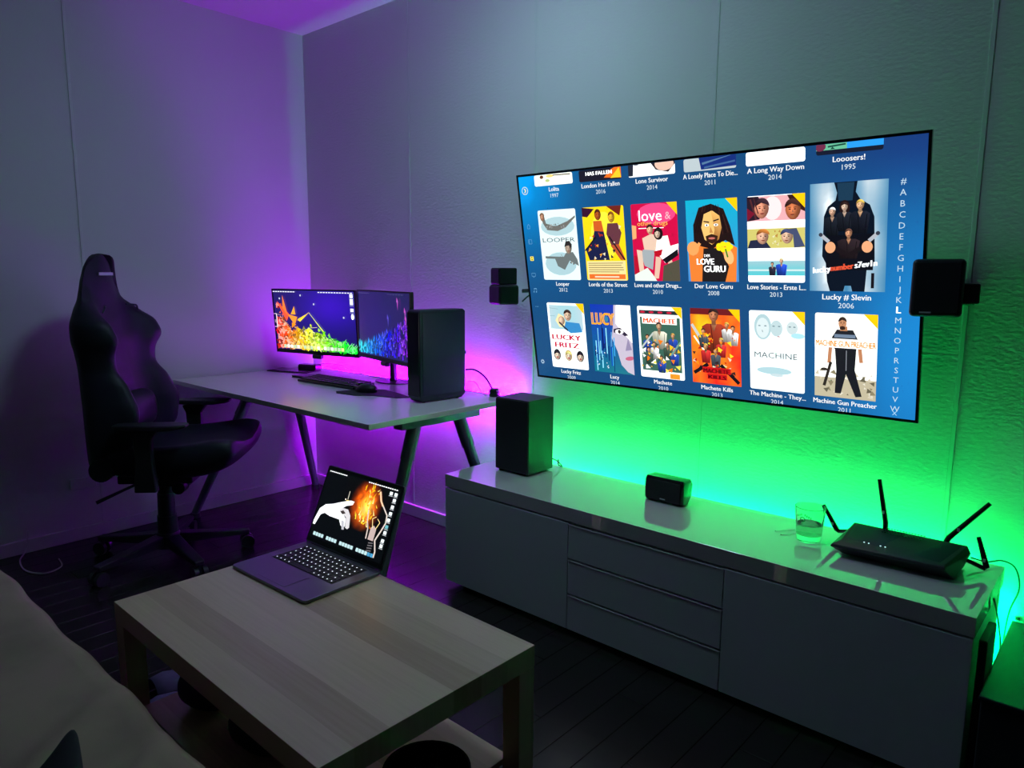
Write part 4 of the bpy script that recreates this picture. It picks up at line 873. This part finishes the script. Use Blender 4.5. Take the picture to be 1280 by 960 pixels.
# seat
SS = [(-.20, .435, .545, .24), (-.10, .415, .540, .262), (.05, .41, .535, .27), (.18, .405, .545, .272), (.28, .425, .565, .265), (.345, .46, .562, .25), (.375, .50, .545, .23)]
rings = []
for f, z0, z1, hw in SS:
    rings.append([(f, 0, z0), (f, .7 * hw, z0), (f, hw, z0 + .035), (f, hw * 1.02, z1 - .02), (f, hw * .92, z1 + .022), (f, hw * .74, z1 + .012), (f, hw * .5, z1 - .010), (f, 0, z1 - .008), (f, -hw * .5, z1 - .010), (f, -hw * .74, z1 + .012), (f, -hw * .92, z1 + .022), (f, -hw * 1.02, z1 - .02), (f, -hw, z0 + .035), (f, -.7 * hw, z0)])
MB().loft(rings).build('seat', M['leather'], CH, sub=2)
rbox('seat_plate', (-.14, -.13, .375), (.16, .13, .412), M['black'], CH, .006)
for q in (-1, 1):
    # side hinge cover
    MB().tube([(-.13, q * .262, .475), (-.13, q * .285, .475)], .045, 20).build('hinge_cover', M['black'], CH, smooth=True)
    ap = MB().tube([(.02, q * .15, .405), (.03, q * .285, .405)], .016, 8).build('arm_bracket', M['black'], CH, smooth=True)
    MB().loft([[(x, y * q, z) for x, y, z in r_] for r_ in ([(.0, .275, .39), (.085, .275, .39), (.085, .310, .39), (.0, .310, .39)], [(.01, .275, .52), (.075, .275, .52), (.075, .31, .52), (.01, .31, .52)], [(.005, .278, .60), (.075, .278, .60), (.075, .305, .60), (.005, .305, .60)], [(-.005, .265, .635), (.10, .265, .635), (.10, .318, .635), (-.005, .318, .635)])]).build('arm_post', M['black'], CH, bevel=.006)
    rr_ = []
    for f, w2, zz in ((-.065, .022, .648), (-.04, .036, .643), (.05, .044, .640), (.14, .046, .640), (.19, .036, .645), (.21, .022, .650)):
        rr_.append([(f, q * .29 - w2, zz), (f, q * .29 + w2, zz), (f, q * .29 + w2, .662), (f, q * .29 - w2, .662)])
    MB().loft(rr_).build('armrest_pad', M['black'], CH, bevel=.006)
MB().tube([(0, 0, .09), (0, 0, .20), (0, 0, .201), (0, 0, .30), (0, 0, .301), (0, 0, .378)], [.042, .040, .036, .034, .030, .030], 20).build('gas_lift', M['black'], CH, smooth=True)
MB().tube([(-.05, -.05, .375), (-.12, -.13, .350), (-.20, -.19, .318)], [.006, .006, .008], 8).build('tilt_lever', M['black'], CH, smooth=True)
MB().cyl((.09, -.04, .345), (.09, -.10, .345), .026, n=18).build('tension_knob', M['black'], CH, smooth=True)
rbox('mechanism', (-.06, -.06, .34), (.12, .06, .3745), M['black'], CH, .008)
MB().lathe([(0, .06), (.055, .06), (.055, .105), (.045, .125), (0, .125)], 20).build('hub', M['black'], CH, smooth=True)
for k in range(5):
    a = R(72 * k + 22); ca, sa = math.cos(a), math.sin(a); px, py = -sa, ca
    sp = MB().loft([[(ca * d - px * w_, sa * d - py * w_, z0), (ca * d + px * w_, sa * d + py * w_, z0), (ca * d + px * w_, sa * d + py * w_, z1), (ca * d - px * w_, sa * d - py * w_, z1)] for d, w_, z0, z1 in ((.045, .030, .070, .118), (.18, .026, .066, .100), (.335, .020, .064, .084))]).build('base_spoke', M['black'], CH, bevel=.005)
    for q in (-1, 1):
        MB().tube([(ca * .325 + px * q * .009, sa * .325 + py * q * .009, .029), (ca * .325 + px * q * .027, sa * .325 + py * q * .027, .029)], .029, 18).build('castor_wheel', M['black'], sp, smooth=True)
    MB().cyl((ca * .325, sa * .325, .03), (ca * .325, sa * .325, .066), .0085, n=8).build('castor_stem', M['case'], sp)

# ------------------------------------------------------------------ coffee table
TX, TY, TZ = 1.820, -1.764, .4389
t = thing('coffee_table', 'low rectangular pale oak coffee table with square legs and shelf', 'table', (TX, TY, 0), -.0099)
rbox('table_top', (0, 0, TZ - .050), (.90, .55, TZ), M['oak'], t, .001)
for lx, ly in ((0, 0), (.85, 0), (0, .50), (.85, .50)):
    rbox('leg', (lx + .0006, ly + .0006, 0), (lx + .0494, ly + .0494, TZ - .0505), M['oak'], t, .001)
rbox('shelf', (.0495, .03, .150), (.8505, .52, .165), M['oak'], t, .001)

# laptop
LX, LY = 1.836, -1.467
t = thing('laptop', 'open grey laptop on coffee table showing burning match and bulb', 'laptop', (LX, LY, TZ), .027)
LW, LD = .349, .241
def rslab(w0, d0, z0, z1, r=.012, x0=0, y0=0, n=5):
    rr_ = []
    for z in (z0, z1):
        p = []
        for cx, cy, a0 in ((x0 + w0 - r, y0 + d0 - r, 0), (x0 + r, y0 + d0 - r, 90), (x0 + r, y0 + r, 180), (x0 + w0 - r, y0 + r, 270)):
            p += [(cx + r * math.cos(R(a0 + 90 * k / n)), cy + r * math.sin(R(a0 + 90 * k / n)), z) for k in range(n + 1)]
        rr_.append(p)
    return MB().loft(rr_)
rslab(LW, LD, .0012, .0095).build('base', M['laptop'], t, bevel=.0015)
kb = rbox('keyboard_well', (.035, .105, .0094), (LW - .035, .222, .0100), M['key'], t, 0)
km = None; leg = MB()
rows = [(.107, [1, 1, 1, 1.2, 5, 1.2, 1, 1, 1, 1]), (.1265, [2.1] + [1] * 10 + [2.1]), (.146, [1.7] + [1] * 11 + [1.6]), (.1655, [1.4] + [1] * 12 + [1.0]), (.185, [1] * 13 + [1.4]), (.2045, [1] * 14)]
kmesh = {}
for y, ws in rows:
    tot = sum(ws); sc = (LW - .075) / tot; x = .0375
    for wv in ws:
        key = round(wv * sc, 4)
        hgt_ = .0155 if y < .2 else .013
        if (key, hgt_) not in kmesh:
            o = MB().box((0, 0, 0), (key - .0028, hgt_, .0010)).build('key', M['key'], kb); kmesh[(key, hgt_)] = o
        else: o = kmesh[(key, hgt_)].copy(); C.objects.link(o)
        o.location = (x, y, .0101)
        if wv < 4: leg.box((x + key / 2 - .0030, y + .006, .01112), (x + key / 2 + .0002, y + .0092, .0112))
        x += wv * sc
o = leg.build('key_legends', M['legend'], kb); o['kind'] = 'stuff'
rslab(.125, .078, .0096, .0099, .004, LW / 2 - .0625, .014).build('trackpad', M['laptop'], t)
ang = 1.166
lidm = Matrix.Translation(Vector((0, LD - .002, .0105))) @ Matrix.Rotation(-(PI / 2 - ang), 4, 'X')
# lid local frame: x right, y back, z up the lid
def lidpart(mb, name, mt_, parent, **k):
    mb.v = [tuple(lidm @ Vector(p)) for p in mb.v]; return mb.build(name, mt_, parent, **k)
ls = MB(); rr_ = []
for y in (.0, .0055):
    p = []
    for cx, cz, a0 in ((LW - .011, .2365 - .011, 0), (.011, .2365 - .011, 90), (.004, .004, 180), (LW - .004, .004, 270)):
        r0 = .010 if cz > .1 else .003
        p += [(cx + r0 * math.cos(R(a0 + 90 * k / 5)), y, cz + r0 * math.sin(R(a0 + 90 * k / 5))) for k in range(6)]
    rr_.append(p)
ls.loft(rr_); lid = lidpart(ls, 'lid', M['laptop'], t, bevel=.001)
lidpart(MB().box((.003, -.0008, .005), (LW - .003, -.0002, .2335)), 'black_border', M['black_gloss'], lid)
lidpart(MB().tube([(.03, .003, -.002), (LW - .03, .003, -.002)], .004, 10), 'hinge', M['black'], lid, smooth=True)
A = Art(.010, .018, LW - .020, .2055, boost=2.0, dz=.8e-5)
A.rect(0, 0, 1, 1, (6, 8, 12))
def fire(u, v):
    x, y = .30 + .62 * u, .30 + .68 * v
    d = ((x - .62) / .17) ** 2 + ((y - .66) / .30) ** 2
    e = max(0, 1 - d * .62) * (.82 + .18 * math.sin(x * 60 + math.sin(y * 30)) * math.sin(y * 23))
    c2 = math.exp(-(((x - .64) / .08) ** 2 + ((y - .62) / .15) ** 2)) 
    return (min(255, 8 + 260 * min(1, e * 1.4)), min(235, 8 + 150 * e ** 1.3 + 110 * c2), min(150, 10 + 90 * c2))
A.grad(.30, .30, .92, .98, 40, 34, fire)
r = random.Random(9)
for _ in range(70):
    x = r.gauss(.66, .06); y = r.uniform(.38, .92); q = r.uniform(.03, .10)
    A.poly([(x - .008, y), (x + .008, y), (x + r.uniform(-.03, .03), y + q)], r.choice([(255, 180, 20), (255, 225, 60), (250, 120, 10), (255, 240, 150)]))
A.line([(.36, .64), (.40, .645)], .02, (250, 220, 120)); A.line([(.375, .66), (.372, .78)], .008, (230, 220, 200)); A.ell(.345, .655, .008, .012, (255, 240, 230), 8)
HW = (236, 238, 244)
A.poly([(.0, .18), (.0, .24), (.035, .42), (.10, .50), (.20, .54), (.30, .60), (.42, .66), (.47, .66), (.46, .61), (.38, .57), (.32, .50), (.36, .46), (.42, .40), (.44, .30), (.42, .27), (.38, .29), (.34, .36), (.20, .36), (.12, .38), (.07, .34), (.03, .18)], HW)
A.poly([(.30, .48), (.34, .53), (.42, .53), (.47, .46), (.50, .30), (.48, .27), (.45, .28), (.42, .42)], (226, 222, 226)); A.poly([(.32, .47), (.36, .50), (.40, .47), (.36, .44)], (70, 60, 60)); A.poly([(.37, .36), (.41, .36), (.44, .25), (.41, .24)], (205, 205, 214))
bul = [(.90, .04), (.90, .12), (.86, .26), (.90, .40), (.93, .52), (.92, .62), (.86, .70), (.80, .78)]
A.line(bul, .016, (240, 225, 215)); A.line([(.76, .90), (.80, .78), (.84, .72)], .022, (250, 200, 160)); A.line([(.68, .62), (.70, .48), (.735, .38), (.745, .24)], .014, (235, 215, 205))
A.poly([(.77, .24), (.77, .40), (.80, .44), (.84, .40), (.84, .24)], (215, 190, 185)); A.line([(.79, .40), (.76, .52), (.80, .56)], .008, (255, 225, 150)); A.line([(.83, .40), (.86, .50), (.82, .54)], .008, (255, 225, 150))
for k in range(5): A.line([(.79, .20 - k * .035), (.85, .215 - k * .035)], .014, (120, 115, 120))
for k in range(10): A.rect(.02 + k * .026, .972, .038 + k * .026, .986, (235, 235, 240))
for k in range(14): A.rect(.58 + k * .028, .972, .600 + k * .028, .986, (235, 235, 240))
for x, ys in ((.895, (.90,)), (.955, (.90, .82, .73, .64, .55, .46, .38, .27, .20))):
    for y in ys: A.rrect(x - .018, y - .005, x + .018, y + .040, .005, (230, 240, 245) if y != .46 else (120, 200, 210)); A.rect(x - .024, y - .022, x + .024, y - .012, (200, 205, 210))
for k in range(22):
    if k in (4, 9, 15): continue
    A.rrect(.05 + k * .0385, .035, .083 + k * .0385, .085, .006, (205, 240, 245) if k < 20 else (80, 170, 220))
so = A.build('screen', lid, .0011); so.matrix_local = lidm.copy()

# black round bowl on the table shelf
t = thing('bowl', 'black round bowl on the right part of the coffee table shelf', 'bowl', (2.655, -1.480, .165))
MB().lathe([(0.0, 0.0005), (.055, .0005), (.078, .035), (.088, .080), (.091, .081), (.086, .080), (.075, .037), (.052, .006), (0, .006)], 36, caps=False).build('shell', M['black_gloss'], t, smooth=True, sharp=60)
# dark things under the table
def blob(name, label, cat, loc, rx, ry, rz_, mt_, rot=0, seed=1):
    r = random.Random(seed); mb = MB(); prof = []
    n = 16
    for i in range(7):
        v = i / 6; k = math.sin(PI * (.12 + .80 * v)) ** .6 if i < 6 else .25
        prof.append([(rx * k * math.cos(2 * PI * j / n) * (1 + r.uniform(-.08, .08)), ry * k * math.sin(2 * PI * j / n) * (1 + r.uniform(-.08, .08)), rz_ * v) for j in range(n)])
    mb.loft(prof); o = mb.build(name, mt_, None, sub=1); o.location = loc; o.rotation_euler = (0, 0, rot); tag(o, label, cat); return o
blob('soft_bag', 'dark blue soft bag on the left end of coffee table shelf', 'bag', (1.99, -1.60, .166), .09, .09, .12, M['navy'], .3, 4)
blob('soft_bag', 'dark crumpled bundle on shelf in the middle, beside the blue bag', 'bag', (2.24, -1.58, .166), .12, .10, .10, M['cloth_black'], .1, 6)
for k, (x, y, rz) in enumerate(((1.72, -1.66, 1.75), (1.60, -1.60, 1.6))):
    t = thing('slipper', ['violet lined dark slipper by the coffee table near leg', 'violet lined dark slipper farther under the coffee table end'][k], 'slipper', (x, y, 0), rz, 'pair of slippers')
    rr_ = []
    for f, w2, h in ((-.12, .025, .015), (-.09, .036, .018), (0, .036, .018), (.08, .044, .018), (.125, .028, .016)): rr_.append([(f, -w2, 0), (f, w2, 0), (f, w2, h), (f, -w2, h)])
    MB().loft(rr_).build('sole', M['black'], t, bevel=.004)
    rr_ = []
    for f, h in ((-.01, .055), (.03, .060), (.08, .045), (.115, .024)):
        rr_.append([(f, .043 * math.cos(a), .0182 + h * math.sin(a)) for a in [PI * k2 / 8 for k2 in range(9)]])
    MB().loft(rr_, closed=False).build('upper', mat('violet_felt', (.10, .06, .16), .8) if k == 0 else bpy.data.materials['violet_felt'], t, smooth=True, solid=.004, sharp=180)

# ------------------------------------------------------------------ sofa with a beige throw
so_ = thing('sofa', 'low sofa covered with a creased beige throw, at lower left', 'sofa', (0, 0, 0))
mbf = MB()
mbf.box((-0.0 + .95, -2.95, 0.05), (2.75, -2.02, .33)); mbf.build('base', M['navy'], so_, bevel=.02)
nxq, nyq = 130, 70
import mathutils
vs = []; fs = []
for i in range(nxq + 1):
    for j in range(nyq + 1):
        u = i / nxq; v = j / nyq
        x = .93 + 1.90 * u
        s_ = v * 1.35   # run of cloth from the front hem up and over
        ey = -1.878 + .003 * math.sin(x * 23) + .003 * math.sin(x * 9 + 1)
        if s_ < .26: y = ey - .03 - .05 * (1 - s_ / .26); z = .375 - (.26 - s_) * .6
        elif s_ < .32:
            q = (s_ - .26) / .06 * PI / 2; y = ey - .04 + .01 * math.cos(q) + .03 * math.sin(2 * q) ; z = .375 + .045 * math.sin(q)
        else: y = ey - .04 - (s_ - .32); z = .42
        if s_ >= .26:
            k = min(1, (s_ - .26) / .1)
            cr = mathutils.noise.noise(Vector((x * 2.1 + y * 1.2, y * 4.2 - x * 1.3, 3.1)))
            fold = math.exp(-(((x + y * 1.05 - .385 - .05 * math.sin(y * 9)) / .03) ** 2)) * .016 + math.exp(-(((x + y * .8 - .70) / .04) ** 2)) * .014 + math.exp(-(((x + y * 1.35 - .02) / .05) ** 2)) * .015
            z += k * (.010 * cr + .005 * mathutils.noise.noise(Vector((x * 9, y * 9, 0))) + fold)
        else: y += .006 * mathutils.noise.noise(Vector((x * 12, z * 3, 0)))
        vs.append((x, y, z))
for i in range(nxq):
    for j in range(nyq): a = i * (nyq + 1) + j; fs.append((a, a + 1, a + nyq + 2, a + nyq + 1))
MB().add(vs, fs).build('seat_cushion', M['throw'], so_, smooth=True, sharp=180, solid=.006)
rbox('cushion_core', (.96, -2.93, .331), (2.72, -2.03, .395), M['throw'], so_, .02)
# dark cushion corner poking up at the picture's lower left
t = MB().loft([[(2.40, -2.16, .43), (2.56, -2.10, .43), (2.52, -2.03, .43), (2.38, -2.06, .43)], [(2.40, -2.09, .455), (2.47, -2.07, .455), (2.46, -2.025, .455), (2.385, -2.035, .455)], [(2.372, -2.032, .485), (2.386, -2.030, .485), (2.386, -2.018, .485), (2.374, -2.018, .485)]]).build('dark_cushion', M['cloth_black'], None, sub=2)
tag(t, 'pointed corner of a black cushion lying on the beige throw', 'cushion')

# ------------------------------------------------------------------ small things along the left wall
t = thing('power_socket', 'white double power socket low on the left wall', 'socket', (0.0, -1.262, .245))
rbox('plate', (.0005, -.055, 0), (.012, .055, .05), M['trim'], t, .003)
for q in (-.027, .027): MB().tube([(.0122, q, .025), (.0142, q, .025)], .018, 20).build('socket_face', M['wall_plain'], t, smooth=True)
o = MB().tube(spline([(.016, -1.50, .10), (.03, -1.52, .02), (.10, -1.56, .004), (.24, -1.575, .004), (.33, -1.53, .004), (.30, -1.46, .004), (.20, -1.44, .004)], 7), .003, 6).build('floor_cable', M['cable_w'], None, smooth=True)
tag(o, 'pale cable looped on the dark floor beside the left wall', 'cable')
